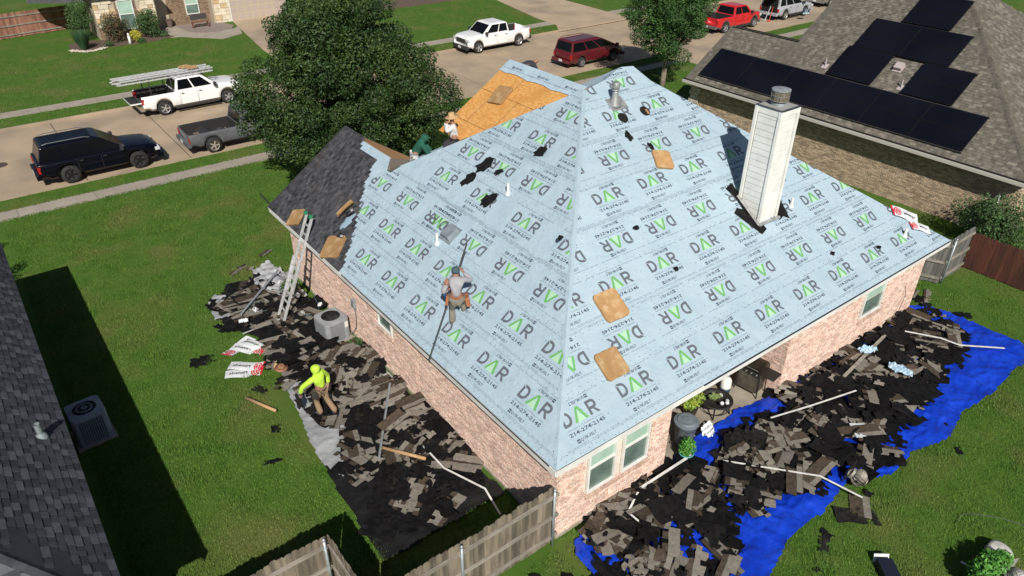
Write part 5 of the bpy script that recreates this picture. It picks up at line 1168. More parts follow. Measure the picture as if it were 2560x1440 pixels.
bush('weed growing beside the condenser at the wall',-.25,9.5,[(0,0,.15,.22,.25,.15)],500,.06,M_bu,13,nm='weed',cat='plant')
bush('small bush at the foot of the brick wall left of the grey gate',17.7,.9,[(0,0,.2,.3,.3,.2)],500,.07,M_bu,14,nm='weed',cat='plant')
# out-of-frame shrubs added to throw the ragged shade by the left house
for i,(x,y,r_3,h3) in enumerate(((-9.3,18.6,.5,.9),(-9.1,20.3,.6,1.2),(-9.6,22.0,.7,1.5))): bush(['added shrub just outside the left frame edge, nearest','added shrub just outside the left frame edge, middle','added shrub just outside the left frame edge, farthest'][i],x,y,shellblobs(0,0,h3*.6,r_3,r_3,h3*.5,8,.3,i),1800,.08,M_bu,20+i)
# ================================================================ VEHICLES
def paint(n,c,rough=.32,c2=None): return mk(n,c,rough,c2,2.,coat=.8 if rough<.5 else 0,spec=.5)
M_cg=mk('car_glass',(.004,.005,.007),.12,spec=.25);M_rim=mk('alloy_rim',(.50,.50,.50),.35,metal=.6);M_rimb=mk('black_rim',(.012,.012,.013),.3);M_rimt=mk('dirty_rim',(.30,.27,.21),.6)
M_tail=mk('tail_lamp_red',(.35,.012,.012),.2);M_head=mk('headlamp_clear',(.55,.56,.58),.12);M_plas=mk('dark_trim',(.03,.03,.032),.6)
M_bed=mk('bed_liner',(.016,.016,.017),.9);M_chr=mk('bumper_chrome',(.45,.46,.47),.22,metal=.8);M_plate=mk('licence_plate',(.6,.62,.62),.5)
def vehicle(label,cat,x,y,rz,kind,L,W,H,wb,ro,wr,belt,body,rim=M_rim,lower=None,bumper=None,cab=None,hood=None,doors=(),glass=(),nm='parked_car',bumpf=None,rail=None,tailgate=True,roofslope=.0,arch=None,bedz=None,sill=.36,nose=.12,z=GS,steps=False,plate=True,mir=None,grille=M_plas,hatch=False,square=False):
    t=thing(nm,label,cat,(x,y,z),rz,'vehicles parked along the street');w_=W/2;fo=L-wb-ro;xf=wb+fo;ra=arch or wr*1.17
    cab0,cab1=cab[:2];hx,hz0,hz1=hood   # cowl x, cowl z, nose z
    cx=[cab0]
    sts=sorted(set([round(a,3) for a in list(np.arange(-ro,xf,.14))+[xf-.03,xf-.1,xf,-ro,-ro+.06,cab0,cab0-.02,hx]+[c+ra*math.cos(a) for c in(0,wb) for a in np.linspace(0,math.pi,9)] if -ro<=a<=xf]))
    def zb(x):
        b=sill+(.10 if (x<-ro+.3 or x>xf-.3) else 0)
        for c in(0,wb):
            if abs(x-c)<ra: b=max(b,wr+math.sqrt(max(0,ra*ra-(x-c)**2)))
        return b
    def top(x):
        if x>hx: f=(x-hx)/(xf-hx);return hz0+(hz1-hz0)*f**1.5-(.22 if f>.97 else .05 if f>.9 else 0)
        return belt
    def wd(x):
        k=1.
        if x>xf-.7: k-=nose*((x-xf+.7)/.7)**2.2
        if x<-ro+.35: k-=(.03 if square else .05)*((-ro+.35-x)/.35)**2
        return w_*k
    secs=[];isbed=kind=='truck'
    def sec(x,bed):
        b,tp,ww=zb(x),top(x),wd(x);bb=b;m1=max(b+.02,min(b+.12,tp-.2));mid=max((m1+tp)/2,m1+.02);ins=.985 if not square else 1.
        if bed: h=[(0,bb),(.9*ww,bb),(.985*ww,m1),(ww,mid),(ww*.985,tp-.05),(ww*.96,tp),(ww-.10,tp),(ww-.11,(bedz or .62)),(0,(bedz or .62))]
        else:
            cr=.05 if x>hx else .0;h=[(0,bb),(.9*ww,bb),(.985*ww,m1),(ww,mid),(ww*ins,tp-.07),(ww*.95,tp),(ww*.8,tp+cr*.5),(ww*.45,tp+cr*.9),(0,tp+cr)]
        return h
    for x_ in sts:
        bed=isbed and (-ro+(.055 if tailgate else -.001))<x_<cab0-.01
        secs.append((x_,sec(x_,bed)))
    m=MB();m.sm=False;vs=[];npt=9
    for x_,h in secs: vs+=[(x_,-a,b) for a,b in h]+[(x_,a,b) for a,b in h]
    fs=[];mi=[]
    for i in range(len(secs)-1):
        for j in range(npt-1):
            o=i*2*npt;p=(i+1)*2*npt;fs.append((o+j,p+j,p+j+1,o+j+1));fs.append((o+npt+j+1,p+npt+j+1,p+npt+j,o+npt+j))
            bedseg=isbed and secs[i+1][0]<cab0+.01 and j>=6 and secs[i][0]>-ro+.04
            k=1 if bedseg else (2 if lower and j<=1 else 0);
            if j==0: k=3
            mi+=[k,k]
    for e in(0,len(secs)-1):
        o=e*2*npt;a=[o+j for j in range(npt)]+[o+npt+j for j in range(npt-1,-1,-1)];fs.append(tuple(a));mi.append(0)
    m.v=vs;m.f=fs;m.m=mi;m.s=[(k==0) for k in mi]
    m.M=I4;bo=m.build('body',[body,M_bed,lower or body,M_plas],t)
    # cabin
    wt=w_*.80 if not square else w_*.84;wbt=w_*.955;rr0,rr1=cab[2],cab[3];zr=H
    def row(xx0,xx1,wy,z_): return [(xx0,-wy,z_),(xx1,-wy,z_),(xx1,wy,z_),(xx0,wy,z_)]
    lv=[row(cab0,cab1,wbt,belt-.02),row(cab0+(rr0-cab0)*.88,cab1+(rr1-cab1)*.90,wt+.03+(wbt-wt-.03)*.10,belt+(zr-belt)*.90),row(rr0+.03,rr1-.03,wt*.975,zr-.035),row(rr0+.14,rr1-.16,wt*.86,zr)]
    vs=sum(lv,[]);fs=[(i*4+k,i*4+(k+1)%4,(i+1)*4+(k+1)%4,(i+1)*4+k) for i in range(3) for k in range(4)]+[(12,13,14,15)]
    m=MB();m.add(vs,fs);co_=m.build('cabin',body,t);bv=co_.modifiers.new('bevel','BEVEL');bv.width=.045;bv.segments=3;bv.limit_method='ANGLE';bv.angle_limit=R(12)
    A=lv[0];B=lv[1]
    def bil(q00,q10,q01,q11,u,v): return tuple((1-v)*((1-u)*q00[i]+u*q10[i])+v*((1-u)*q01[i]+u*q11[i]) for i in range(3))
    def gl(nm_,q,u0,u1,v0,v1,off,mt=M_cg,tp=None):
        ps=[bil(*q,u0,v0),bil(*q,u1,v0),bil(*q,u1-(tp[1] if tp else 0),v1),bil(*q,u0+(tp[0] if tp else 0),v1)];a=Vector(ps[0]);n=(Vector(ps[1])-a).cross(Vector(ps[3])-a).normalized()*off
        m=MB();m.add([tuple(Vector(p)+n) for p in ps]+ps,[(0,1,2,3),(0,4,5,1),(1,5,6,2),(2,6,7,3),(3,7,4,0)]);return m.build(nm_,mt,t)
    for sgn in(-1,1):
        j0,j1=(0,1) if sgn<0 else (3,2);q=(A[j0],A[j1],B[j0],B[j1])
        for (u0,u1) in glass: gl('side_window',q,u0,u1,.16,.97,.008*(1 if sgn<0 else -1),tp=(0,.0))
    if not hatch: gl('rear_window',(A[3],A[0],B[3],B[0]),.08,.92,.14,.95,.008)
    gl('windshield',(A[1],A[2],B[1],B[2]),.05,.95,.06,.97,.008)
    if hatch:
        m=MB();m.box((-ro+.004,0,(belt+.75)/2+.05),(.012,W*.80,belt-.5));m.box((cab0+.06,0,belt+.3),(.02,W*.74,.62));m.build('tailgate_shade_panel',M_void,t)  # black slabs stand for the shade inside the open rear
        m=MB();m.box((rr0-.35,0,H+.05),(.95,W*.72,.07),None);m.build('lifted_hatch',body,t)
    # door panels
    for (d0,d1) in doors:
        for sgn in(-1,1):
            m=MB();zz=[sill+.12,(sill+belt)/2,belt-.07];yy=[w_*.992,w_*1.004,w_*.99];n=6
            vs=[(d0+.008+(d1-d0-.016)*i/n,sgn*(yy[j]+.006),zz[j]) for j in range(3) for i in range(n+1)]
            def bad(xm): return any(abs(xm-c)<ra+.02 for c in(0,wb))
            fs=[]
            for j in range(2):
                for i in range(n):
                    if j==0 and any(abs(d0+(d1-d0)*(i+e)/n-c)<ra+.01 for c in(0,wb) for e in(0,1)): continue
                    f=(j*(n+1)+i,j*(n+1)+i+1,(j+1)*(n+1)+i+1,(j+1)*(n+1)+i);fs.append(f if sgn<0 else f[::-1])
            m.add(vs,fs);do=m.build('door',body,t)
            m=MB();m.box((d0+.16,sgn*(w_+.022),belt-.13),(.16,.03,.035));m.build('handle',M_plas if body.name!='red_paint' else body,do)
            m=MB();m.box((d0,sgn*(w_*.999),(sill+belt)/2+.04),(.012,.008,belt-sill-.16));m.build('door_gap',M_plas,do)
    # wheels
    for c in(0,wb):
        for sgn in(-1,1):
            M_=T(c,sgn*(w_-.135),wr)@RX(math.pi/2 if sgn<0 else -math.pi/2)
            m=MB();m.sm=True;m.lathe([(wr*.62,-.12),(wr*.93,-.12),(wr,-.08),(wr,.07),(wr*.95,.115),(wr*.64,.125)],24,M_,cap=False);wo=m.build('wheel',M_rub,t)
            m=MB();m.lathe([(0,.05),(wr*.60,.07),(wr*.64,.12)],20,M_,cap=False);m.build('rim_well',M_plas,wo)
            m=MB();m.lathe([(wr*.58,.10),(wr*.645,.128),(wr*.645,.09)],20,M_,cap=False);m.lathe([(0,.10),(wr*.17,.10),(wr*.17,.07)],12,M_,cap=False)
            for k in range(5 if wr>.36 else 6): m.box((wr*.37,0,.09),(wr*.50,wr*.17,.03),M_@RZ(k*2*math.pi/(5 if wr>.36 else 6)))
            m.build('rim',rim,wo)
    # lamps, bumpers, grille, mirrors
    for sgn in(-1,1):
        m=MB();m.box((-ro+.05,sgn*(w_*.90),belt-.26),(.16,.13,.30));m.build('tail_lamp',M_tail,t)
        m=MB();m.box((xf-.10,sgn*(w_*(.80)),hz1-.18),(.22,.30,.16));m.build('headlight',M_head,t)
        m=MB();m.box((cab1-.28 if mir is None else mir,sgn*(w_+.11),belt+.12),(.14,.22,.2));m.build('mirror',M_plas if body.name!='maroon_paint' else body,t)
    m=MB();m.box((-ro-.07,0,sill+.17),(.20,W*.94,.20));m.build('rear_bumper',bumper or M_chr,t)
    m=MB();m.box((xf+.02,0,sill+.10),(.20,W*.90,.26));m.build('front_bumper',bumpf or bumper or M_chr,t)
    m=MB();m.box((xf-.01,0,hz1-.26),(.06,W*.56,.30));m.build('grille',grille,t)
    if plate:
        m=MB();m.box((-ro-.175,0,sill+.2),(.012,.32,.16));m.build('licence_plate',M_plate,t)
        m=MB();m.box((xf+.13,0,sill+.10),(.012,.32,.16));m.build('licence_plate',M_plate,t)
    if steps:
        for sgn in(-1,1): m=MB();m.box((wb/2,sgn*(w_+.02),sill-.02),(wb-1.15,.16,.05));m.build('running_board',M_plas,t)
    if rail:
        for sgn in(-1,1): m=MB();m.tube([(rr0+.1,sgn*wt*.93,H+.01),(rr0+.3,sgn*wt*.93,H+.06),(rr1-.5,sgn*wt*.93,H+.06),(rr1-.25,sgn*wt*.93,H+.0)],.022,6);m.build('roof_rail',rail,t)
    return t
P_blk=mk('black_paint',(.002,.0025,.007),.25,coat=.15,spec=.25);P_wht=paint('white_paint',(.80,.80,.80),.4);P_red=paint('red_paint',(.52,.012,.016),.35);P_mar=paint('maroon_paint',(.10,.008,.012),.35);P_sil=paint('silver_paint',(.36,.37,.40),.4);P_gry=paint('primer_grey_paint',(.105,.11,.12),.65,(.08,.085,.095));P_gold=paint('arizona_beige_paint',(.26,.21,.16),.45)
PI_=math.pi
t=vehicle('glossy black SUV with black wheels, parked nose toward the old dark pickup','SUV',-4.82,29.95,0,'suv',5.2,2.04,1.92,2.99,1.2,.42,1.14,P_blk,rim=M_rimb,bumper=P_blk,cab=(-1.12,2.62,-.85,1.45),hood=(2.35,1.16,1.0),doors=((1.42,2.5),(.42,1.40)),glass=((.03,.27),(.31,.60),(.63,.97)),rail=mk('rail_grey',(.25,.26,.28),.3,metal=.6),nm='parked_suv',arch=.50)
m=MB()
for k in range(6): m.box((.3,-.5+.2*k,1.925),(2.0,.02,.012))
m.build('roof_rib',P_blk,t)
t=vehicle('old dark grey square pickup with junk in its bed, half under the oak','pickup truck',1.72,29.82,0,'truck',5.4,2.0,1.78,3.34,1.12,.39,1.12,P_gry,rim=M_rimt,bumper=P_gry,cab=(1.45,2.95,1.62,2.5),hood=(2.85,1.12,1.05),doors=((1.75,2.85),),glass=((.25,.92),),nm='pickup_truck',square=True,bedz=.6,sill=.42,nose=.05)
m=MB()
rr=random.Random(4)
for k in range(14): m.box((-.9+rr.random()*1.9,rr.uniform(-.5,.5),.66+rr.random()*.05),(.2+rr.random()*.3,.1+rr.random()*.15,.08),RZ(0))
stuff(m.build('bed_junk',mk('bed_junk_mix',(.22,.16,.10),.9,(.12,.10,.08),9,rnd=.5,isl=True),t))
m=MB();m.sm=True;m.lathe([(.0,0),(.26,.02),(.22,.22),(0,.26)],9,T(.75,.15,.62));tag(m.build('duffel_bag',mk('duffel_dark',(.03,.028,.035),.8)),'dark bundled bag in the bed of the old grey pickup','bag');bpy.data.objects['duffel_bag'].location=(1.72,29.82,GS)
m=MB();m.sm=True;m.lathe([(.0,0),(.20,.02),(.17,.17),(0,.2)],9,T(1.15,-.1,.62));tag(m.build('leather_tool_bag',mk('leather_orange',(.34,.12,.05),.7)),'orange brown tool bag in the bed of the old grey pickup','bag');bpy.data.objects['leather_tool_bag'].location=(1.72,29.82,GS)
t=vehicle('white pickup with ladder rack and lowered tailgate across from the black SUV','pickup truck',1.36,37.20,.02,'truck',5.7,2.0,1.92,3.66,1.12,.40,1.22,P_wht,lower=P_gold,bumper=P_gold,cab=(.72,3.25,.95,2.35),hood=(3.05,1.24,1.12),doors=((1.95,3.1),(.95,1.93)),glass=((.06,.42),(.46,.88)),nm='pickup_truck',bedz=.72,steps=True,tailgate=False)
m=MB();m.box((-1.42,0,.86),(.62,1.55,.06));m.build('tailgate',P_wht,t);m=MB();m.box((-1.42,0,.90),(.58,1.45,.02));m.build('tailgate_liner',M_bed,t)
rk=thing('ladder_rack','black steel ladder rack standing over the bed of the white pickup','rack',(1.36,37.2,GS),.02);m=MB()
for x_ in(-.55,.62):
    for y_ in(-.92,.92): m.tube([(x_,y_,1.2),(x_,y_,1.98)],.03,6)
    m.tube([(x_,-.95,1.98),(x_,.95,1.98)],.03,6)
m.build('rack_frame',M_plas,rk)
def ladder(par,p0,p1,w_,nr,label,mt=M_alu,up=(0,0,1),r=.016,rh=.075,rw=.025,feet=None,names=('ladder',)):
    a=Vector(p0);b=Vector(p1);u=(b-a).normalized();s_=u.cross(Vector(up)).normalized();n=s_.cross(u)
    t=thing('extension_ladder',label,'ladder') if par is None else par;L_=(b-a).length;fr=frame(a,u,s_,u.cross(s_))
    for sg in(-1,1): m=MB();m.box((L_/2,sg*w_/2,0),(L_,rw,rh),fr);m.build('side_rail',mt,t)
    for k in range(nr): m=MB();m.tube([fr@Vector(((k+.6)*L_/nr,-w_/2,0)),fr@Vector(((k+.6)*L_/nr,w_/2,0))],r,6);m.build('rung',mt,t)
    return t
for k,(y_,z_,x0,x1) in enumerate(((-.62,2.04,-2.15,3.1),(-.1,2.04,-2.3,2.9),(.45,2.04,-2.0,3.2),(-.35,2.13,-1.9,3.2),(.2,2.13,-2.2,2.6))):
    l=ladder(None,(1.36+x0,37.2+y_+.02*x0,GS+z_),(1.36+x1,37.2+y_+.02*x1,GS+z_),.40,15,['nearest aluminium ladder lying on the rack of the white pickup','middle lower ladder on the rack of the white pickup','farthest lower ladder on the rack of the white pickup','upper ladder nearer the street on the white pickup rack','upper ladder nearer the lawn on the white pickup rack'][k])
    l['group']='ladders stacked on the pickup rack'
for i,(x_,y_,l_) in enumerate(((3.5,37.1,'orange foam pad on top of the ladders over the white pickup cab'),(3.2,37.45,'second foam pad behind the first on the stacked ladders'))):
    pad(T(x_,y_,GS+2.18),0,0,.6,.5,.3*i,l_,seed=20+i)
vehicle('white crew cab pickup facing left across the street, black bumper','pickup truck',27.62,37.95,PI_,'truck',5.75,2.03,1.95,3.75,1.05,.41,1.24,P_wht,bumper=M_plas,cab=(.95,3.4,1.12,2.55),hood=(3.15,1.27,1.16),doors=((2.1,3.25),(1.1,2.08)),glass=((.06,.42),(.46,.88)),nm='pickup_truck',bedz=.68,bumpf=M_plas)
vehicle('maroon minivan parked in tree shade beyond the roof peak','minivan',27.55,30.62,0,'suv',5.1,1.93,1.80,3.0,1.05,.34,1.06,P_mar,rim=mk('steel_rim_dark',(.16,.16,.16),.5),bumper=P_mar,cab=(-1.0,3.45,-.80,1.75),hood=(3.0,1.05,.84),doors=((1.35,2.45),(.3,1.33)),glass=((.03,.33),(.36,.62),(.65,.93)),nm='minivan',rail=P_mar,sill=.3,nose=.2,arch=.41)
vehicle('bright red pickup with grey fender flares right of the shade tree','pickup truck',43.95,31.35,0,'truck',5.7,2.02,1.96,3.75,1.1,.42,1.24,P_red,lower=mk('flare_grey',(.12,.115,.11),.6),bumper=mk('flare_grey',(.12,.115,.11),.6),cab=(.95,3.4,1.12,2.55),hood=(3.15,1.27,1.14),doors=((2.1,3.25),(1.1,2.08)),glass=((.06,.42),(.46,.88)),nm='pickup_truck',bedz=.7,steps=True,rim=mk('grey_rim',(.25,.25,.25),.5))
vehicle('silver SUV with lifted rear hatch and tools behind it at the top edge','SUV',52.35,31.5,0,'suv',5.2,2.02,1.9,2.95,1.15,.40,1.14,P_sil,bumper=P_sil,cab=(-1.1,2.55,-.85,1.4),hood=(2.3,1.16,1.0),doors=((1.42,2.45),(.42,1.40)),glass=((.03,.27),(.31,.60),(.63,.97)),nm='parked_suv',hatch=True,steps=True,rail=M_plas)
vehicle('dark pickup cut by the top frame edge behind the silver SUV','pickup truck',60.8,32.4,0,'truck',5.6,2.0,1.9,3.7,1.1,.41,1.22,paint('tan_grey_paint',(.16,.15,.14),.4),cab=(.95,3.4,1.12,2.55),hood=(3.15,1.25,1.12),doors=((2.1,3.25),),glass=((.06,.42),(.46,.88)),nm='pickup_truck',bedz=.7)
# stuff behind the silver SUV
m=MB();m.tube([(50.75,31.0,GS+.02),(51.15,31.1,GS+1.15)],.02,6);m.box((50.7,31.0,GS+.05),(.3,.28,.05));tag(m.build('push_broom',mk('orange_plastic',(.60,.07,.03),.6)),'orange handled shovel leaning on the open silver SUV','shovel')
m=MB();m.tube([(50.6,31.35,GS+.02),(51.15,31.35,GS+1.15)],.035,6);m.box((50.55,31.35,GS+.06),(.28,.3,.07));tag(m.build('push_broom',M_alu),'silver poled broom leaning on the open silver SUV','broom')
t=thing('yard_sign','small dark blue yard sign on the verge by the silver SUV','yard sign',(53.6,29.35,0),-.35);m=MB();m.box((0,0,.62),(.62,.012,.45));m.build('sign_board',mk('sign_navy',(.012,.03,.07),.5),t);m=MB();m.box((0,-.008,.50),(.62,.004,.14));
for k,z_ in enumerate((.78,.70,.62)): m.box((0,-.008,z_),(.4-.06*k,.004,.03))
m.build('sign_print',mk('sign_light',(.35,.45,.5),.5),t)
for sx in(-.28,.28): m=MB();m.tube([(sx,0,0),(sx,0,.42)],.006,5);m.build('leg',M_black,t)
# ================================================================ EXTENSION LADDER at the eave
l=ladder(None,(-1.74,12.02,.12),(-.20,12.14,3.55),.46,12,'tall aluminium extension ladder with green rail ends leaning on the left eave',up=(0,1,0))
def ladder2():
    a=Vector((-1.74,12.02,.12));b=Vector((-.20,12.14,3.55));u=(b-a).normalized();s_=Vector((.02,1,0)).normalized();s_=(s_-u*s_.dot(u)).normalized();n=u.cross(s_);L_=(b-a).length
    for o in list(l.children): o.parent=None;COL.objects.unlink(o)
    for sec,(t0,t1,w_,off) in enumerate(((0,.62,.46,.0),(.30,1.,.40,.05))):
        fr=frame(a+u*(t0*L_)-n*off if n.z>0 else a+u*(t0*L_)+n*off,u,s_,n);ll=(t1-t0)*L_
        for sg in(-1,1): m=MB();m.box((ll/2,sg*w_/2,0),(ll,.035,.085),fr);m.build('side_rail',M_alu,l)
        k=.2
        while k<ll-.1: m=MB();m.box((k,0,0),(.045,w_,.045),fr);m.build('rung',M_alu,l);k+=.305
    for sg in(-1,1):
        m=MB();m.box((L_+.04,sg*.20,0),(.12,.05,.10),frame(a,u,s_,n));m.build('rail_cap',mk('green_cap',(.02,.22,.10),.6),l)
        m=MB();m.box((-.02,sg*.23,0),(.10,.08,.12),frame(a,u,s_,n));m.build('ladder_foot',M_alu,l)
    m=MB();m.box((1.35,.25,0),(.16,.004,.06),frame(a,u,s_,n));m.build('caution_label',mk('label_yellow',(.6,.6,.05),.6),l)
ladder2()
# hoses around the ladder foot and over the roof
def hose(pts,label,mt,r=.009):
    P=[];n=len(pts)
    for i in range(n-1):
        p0,p1,p2,p3=[Vector(pts[max(0,min(n-1,i+k))]) for k in(-1,0,1,2)]
        for t_ in np.linspace(0,1,7)[:-1]: P.append(.5*((2*p1)+(-p0+p2)*t_+(2*p0-5*p1+4*p2-p3)*t_**2+(-p0+3*p1-3*p2+p3)*t_**3))
    P.append(Vector(pts[-1]));m=MB();m.sm=True;m.tube(P,r,6);return tag(m.build('air_hose',mt),label,'hose')
M_hz=mk('blue_green_hose',(.05,.12,.14),.5)
hose([(-.4,12.6,.25),(-.9,12.2,.35),(-1.3,12.9,.3),(-2.0,13.4,.32),(-2.4,13.0,.3),(-1.9,12.7,.33),(-1.4,13.1,.3),(-.7,13.5,.3),(-.5,12.9,.3)],'thin blue green air hose looping on the debris beyond the ladder',M_hz)
hose([(-1.1,11.8,.3),(-.7,11.5,.32),(-.4,11.9,.3),(-.35,12.4,.5)],'thin pale hose between the ladder and the wall',M_hz)
hose([(7.95,-5.45,.03),(8.35,-5.45,.05),(8.73,-5.84,.06),(9.0,-6.2,.05),(9.3,-6.9,.04)],'thin grey wire curling over the lower right lawn',mk('dull_wire',(.12,.13,.13),.6),.005)
m=MB();m.tube([(-.34,15.05,2.80),(-.31,16.2,2.84)],.03,6);tag(m.build('rake_metal',M_plas),'dark metal strip sticking out past the far rake of the shingled slope','metal strip')
# ================================================================ PEOPLE
M_skin=mk('skin',(.30,.15,.10),.6)
def figure(name,label,base,rz,J,sk,clothes,scale=1.):
    """J: joint -> (x forward, y left, z up, radius); one skinned body, clothing as slightly larger skins over parts of it"""
    t=thing(name,label,'person',base,rz)
    E=[('pelvis','spine'),('spine','chest'),('chest','neck'),('neck','head'),('head','crown')]
    for s_ in'LR': E+=[('chest','sh'+s_),('sh'+s_,'el'+s_),('el'+s_,'wr'+s_),('wr'+s_,'pa'+s_),('pelvis','hp'+s_),('hp'+s_,'kn'+s_),('kn'+s_,'an'+s_),('an'+s_,'to'+s_)]
    for s_ in'LR':
        w_=Vector(J['wr'+s_][:3]);p=Vector(J['pa'+s_][:3]);d=(p-w_).normalized();sd=d.cross(Vector((0,0,1)) if abs(d.z)<.9 else Vector((1,0,0))).normalized();up=sd.cross(d)
        for k in range(4):
            off=(k-1.5)*.021;l1=(.040,.046,.044,.034)[k];a=p+sd*off+d*.03;b=a+d*l1-up*.012;c=b+d*l1*.6-up*.028
            for nm,q,r in(('f%d1'%k,a,.010),('f%d2'%k,b,.009),('f%d3'%k,c,.0075)): J[nm+s_]=(*q,r)
            E+=[('pa'+s_,'f%d1'%k+s_),('f%d1'%k+s_,'f%d2'%k+s_),('f%d2'%k+s_,'f%d3'%k+s_)]
        a=w_+d*.035+sd*.035;b=a+d*.035+sd*.02-up*.015;J['t1'+s_]=(*a,.012);J['t2'+s_]=(*b,.0095);E+=[('wr'+s_,'t1'+s_),('t1'+s_,'t2'+s_)]
    def skin(nm,edges,mt,root,grow=1.,add=0.,extra=None,only=None):
        names=[];
        for e in edges:
            for q in e:
                if q not in names:names.append(q)
        me=bpy.data.meshes.new(nm);me.from_pydata([J[q][:3] for q in names],[(names.index(a),names.index(b)) for a,b in edges],[]);me.materials.append(mt)
        o=put(nm,me,t);md=o.modifiers.new('skin','SKIN');md.use_smooth_shade=True;md.branch_smoothing=.3
        for i,q in enumerate(names):
            r=J[q][3];r2=J[q][4] if len(J[q])>4 else r
            if extra and q in extra: r=r2=extra[q]
            v=me.skin_vertices[0].data[i];v.radius=(r*grow+add,r2*grow+add);v.use_root=(q==root)
        sb=o.modifiers.new('sub','SUBSURF');sb.levels=1;sb.render_levels=2;return o
    skin('body',E,sk,'pelvis')
    for (nm,edges,mt,root,grow,add,extra) in clothes: skin(nm,edges,mt,root,grow,add,extra)
    return t
def Eset(*a): return [tuple(x.split('-')) for x in a]
TORSO=Eset('pelvis-spine','spine-chest','chest-neck','chest-shL','chest-shR','shL-elL','elL-wrL','shR-elR','elR-wrR')
LEGS=Eset('pelvis-hpL','pelvis-hpR','hpL-knL','knL-anL','hpR-knR','knR-anR')
def pose(lean=0.,hips=.92,side=0.,**k):
    s_,c_=math.sin(lean),math.cos(lean);P={'pelvis':(0,0,hips,.115,.14),'spine':(s_*.22,side*.5,hips+c_*.22,.11,.135),'chest':(s_*.42,side,hips+c_*.42,.12,.16),'neck':(s_*.56,side,hips+c_*.56,.055),'head':(s_*.66+.02,side,hips+c_*.68,.088,.078),'crown':(s_*.74+.01,side,hips+c_*.78,.068,.066)}
    for q,sg in(('L',1),('R',-1)):
        P['sh'+q]=(s_*.47,side+sg*.19,hips+c_*.47,.062);P['hp'+q]=(0,sg*.095,hips-.05,.092)
        P['el'+q]=(s_*.45,side+sg*.25,hips+c_*.2,.045);P['wr'+q]=(s_*.45+.08,side+sg*.27,hips+c_*.2-.24,.03);P['pa'+q]=(s_*.45+.1,side+sg*.27,hips+c_*.2-.31,.034,.022)
        P['kn'+q]=(.04,sg*.11,hips-.47,.06);P['an'+q]=(0,sg*.11,hips-.84,.042);P['to'+q]=(.15,sg*.12,hips-.885,.038)
    P.update(k);return P
M_gs=mk('grey_shirt',(.34,.335,.36),.9,(.27,.265,.29),4,bump=.4,bscale=12);M_gp=mk('khaki_grey_trousers',(.20,.185,.155),.9,(.15,.14,.115),5);M_lea=mk('tan_leather',(.34,.13,.06),.7,(.24,.09,.04),8);M_boot=mk('brown_boot',(.10,.045,.028),.7)
M_hi=mk('hi_vis_yellow',(.52,.80,.07),.85,(.42,.68,.05),5,bump=.4,bscale=12);M_kh=mk('khaki_trousers',(.26,.18,.11),.9);M_wsh=mk('white_shirt',(.68,.66,.66),.9,(.58,.56,.57),5);M_dk=mk('dark_trousers',(.03,.03,.04),.9)
M_grn=mk('green_hoodie',(.012,.10,.065),.9,(.01,.075,.05),4);M_straw=mk('straw',(.50,.33,.17),.85,(.40,.25,.12),18)
FT=lambda a:[('an'+q,'to'+q) for q in a]
def boots(mt): return [('boot',[('anL','toL')],mt,'anL',1.,.014,None),('boot',[('anR','toR')],mt,'anR',1.,.014,None)]
# man in grey on the left slope, back to the camera, holding a long black pole
J=pose(lean=.30,hips=.86,knL=(.17,.12,.44,.06),anL=(.05,.13,.09,.042),toL=(.20,.14,.10,.04),knR=(.30,-.16,.55,.06),anR=(.30,-.20,.20,.042),toR=(.45,-.22,.23,.04),
 elR=(.28,-.40,1.18,.045),wrR=(.42,-.20,1.34,.032),paR=(.45,-.15,1.40,.034,.024),elL=(.02,.34,1.02,.045),wrL=(.22,.22,.96,.032),paL=(.28,.18,.98,.034,.022))
gm=figure('person','man in grey shirt and cap standing on the left roof slope with a long pole',(.42,4.52,3.30),R(58),J,M_skin,
 [('shirt',TORSO,M_gs,'pelvis',1.,.022,{'neck':.075,'wrL':.042,'wrR':.042}),('trousers',LEGS,M_gp,'pelvis',1.,.020,{'anL':.075,'anR':.075})]+boots(M_boot))
def wear(par,nm,mb,mt,**k): return mb.build(nm,mt,par,**k)
m=MB();m.sm=True;m.lathe([(.102,-.03),(.108,.03),(.10,.08),(.07,.115),(0,.13)],14,T(.205,0,1.50)@RY(.25));m.sm=False;m.prism([(.07,-.08),(.20,-.05),(.22,0),(.20,.05),(.07,.08)],-.01,.0,T(.205,0,1.49)@RY(.35));wear(gm,'cap',m,mk('cap_teal_grey',(.045,.085,.10),.8))
m=MB();m.sm=True;m.lathe([(.165,-.035),(.175,0),(.165,.035)],16,T(0.01,0,.93)@Matrix.Diagonal((.85,1.08,1,1)),cap=False);wear(gm,'tool_belt',m,M_lea)
for (c,d_) in(((-.05,-.27,.80),(.20,.10,.24)),((.10,-.24,.78),(.12,.10,.26)),((0.02,.24,.80),(.10,.07,.26))): m=MB();m.box((0,0,0),d_,T(*c)@RY(.2)@RX(.15*(1 if c[1]>0 else -1)));wear(gm,'tool_pouch',m,M_lea)
m=MB();m.sm=True;m.lathe([(.0,0),(.13,.01),(.13,.05),(0,.06)],14,T(.16,.33,.93)@RX(1.2));tag(m.build('blue_coil',mk('coil_blue',(.02,.08,.25),.6),gm),'','') if False else m.build('tool_coil',mk('coil_blue',(.02,.08,.25),.6),gm)
m=MB();m.tube([(-.56,4.36,2.80),(1.30,5.32,5.06)],.022,8);m.tube([(-.58,4.35,2.78),(-.50,4.39,2.87)],.03,8);tag(m.build('long_pole',M_black),'long thin black pole held by the man in grey, reaching past the eave','pole')
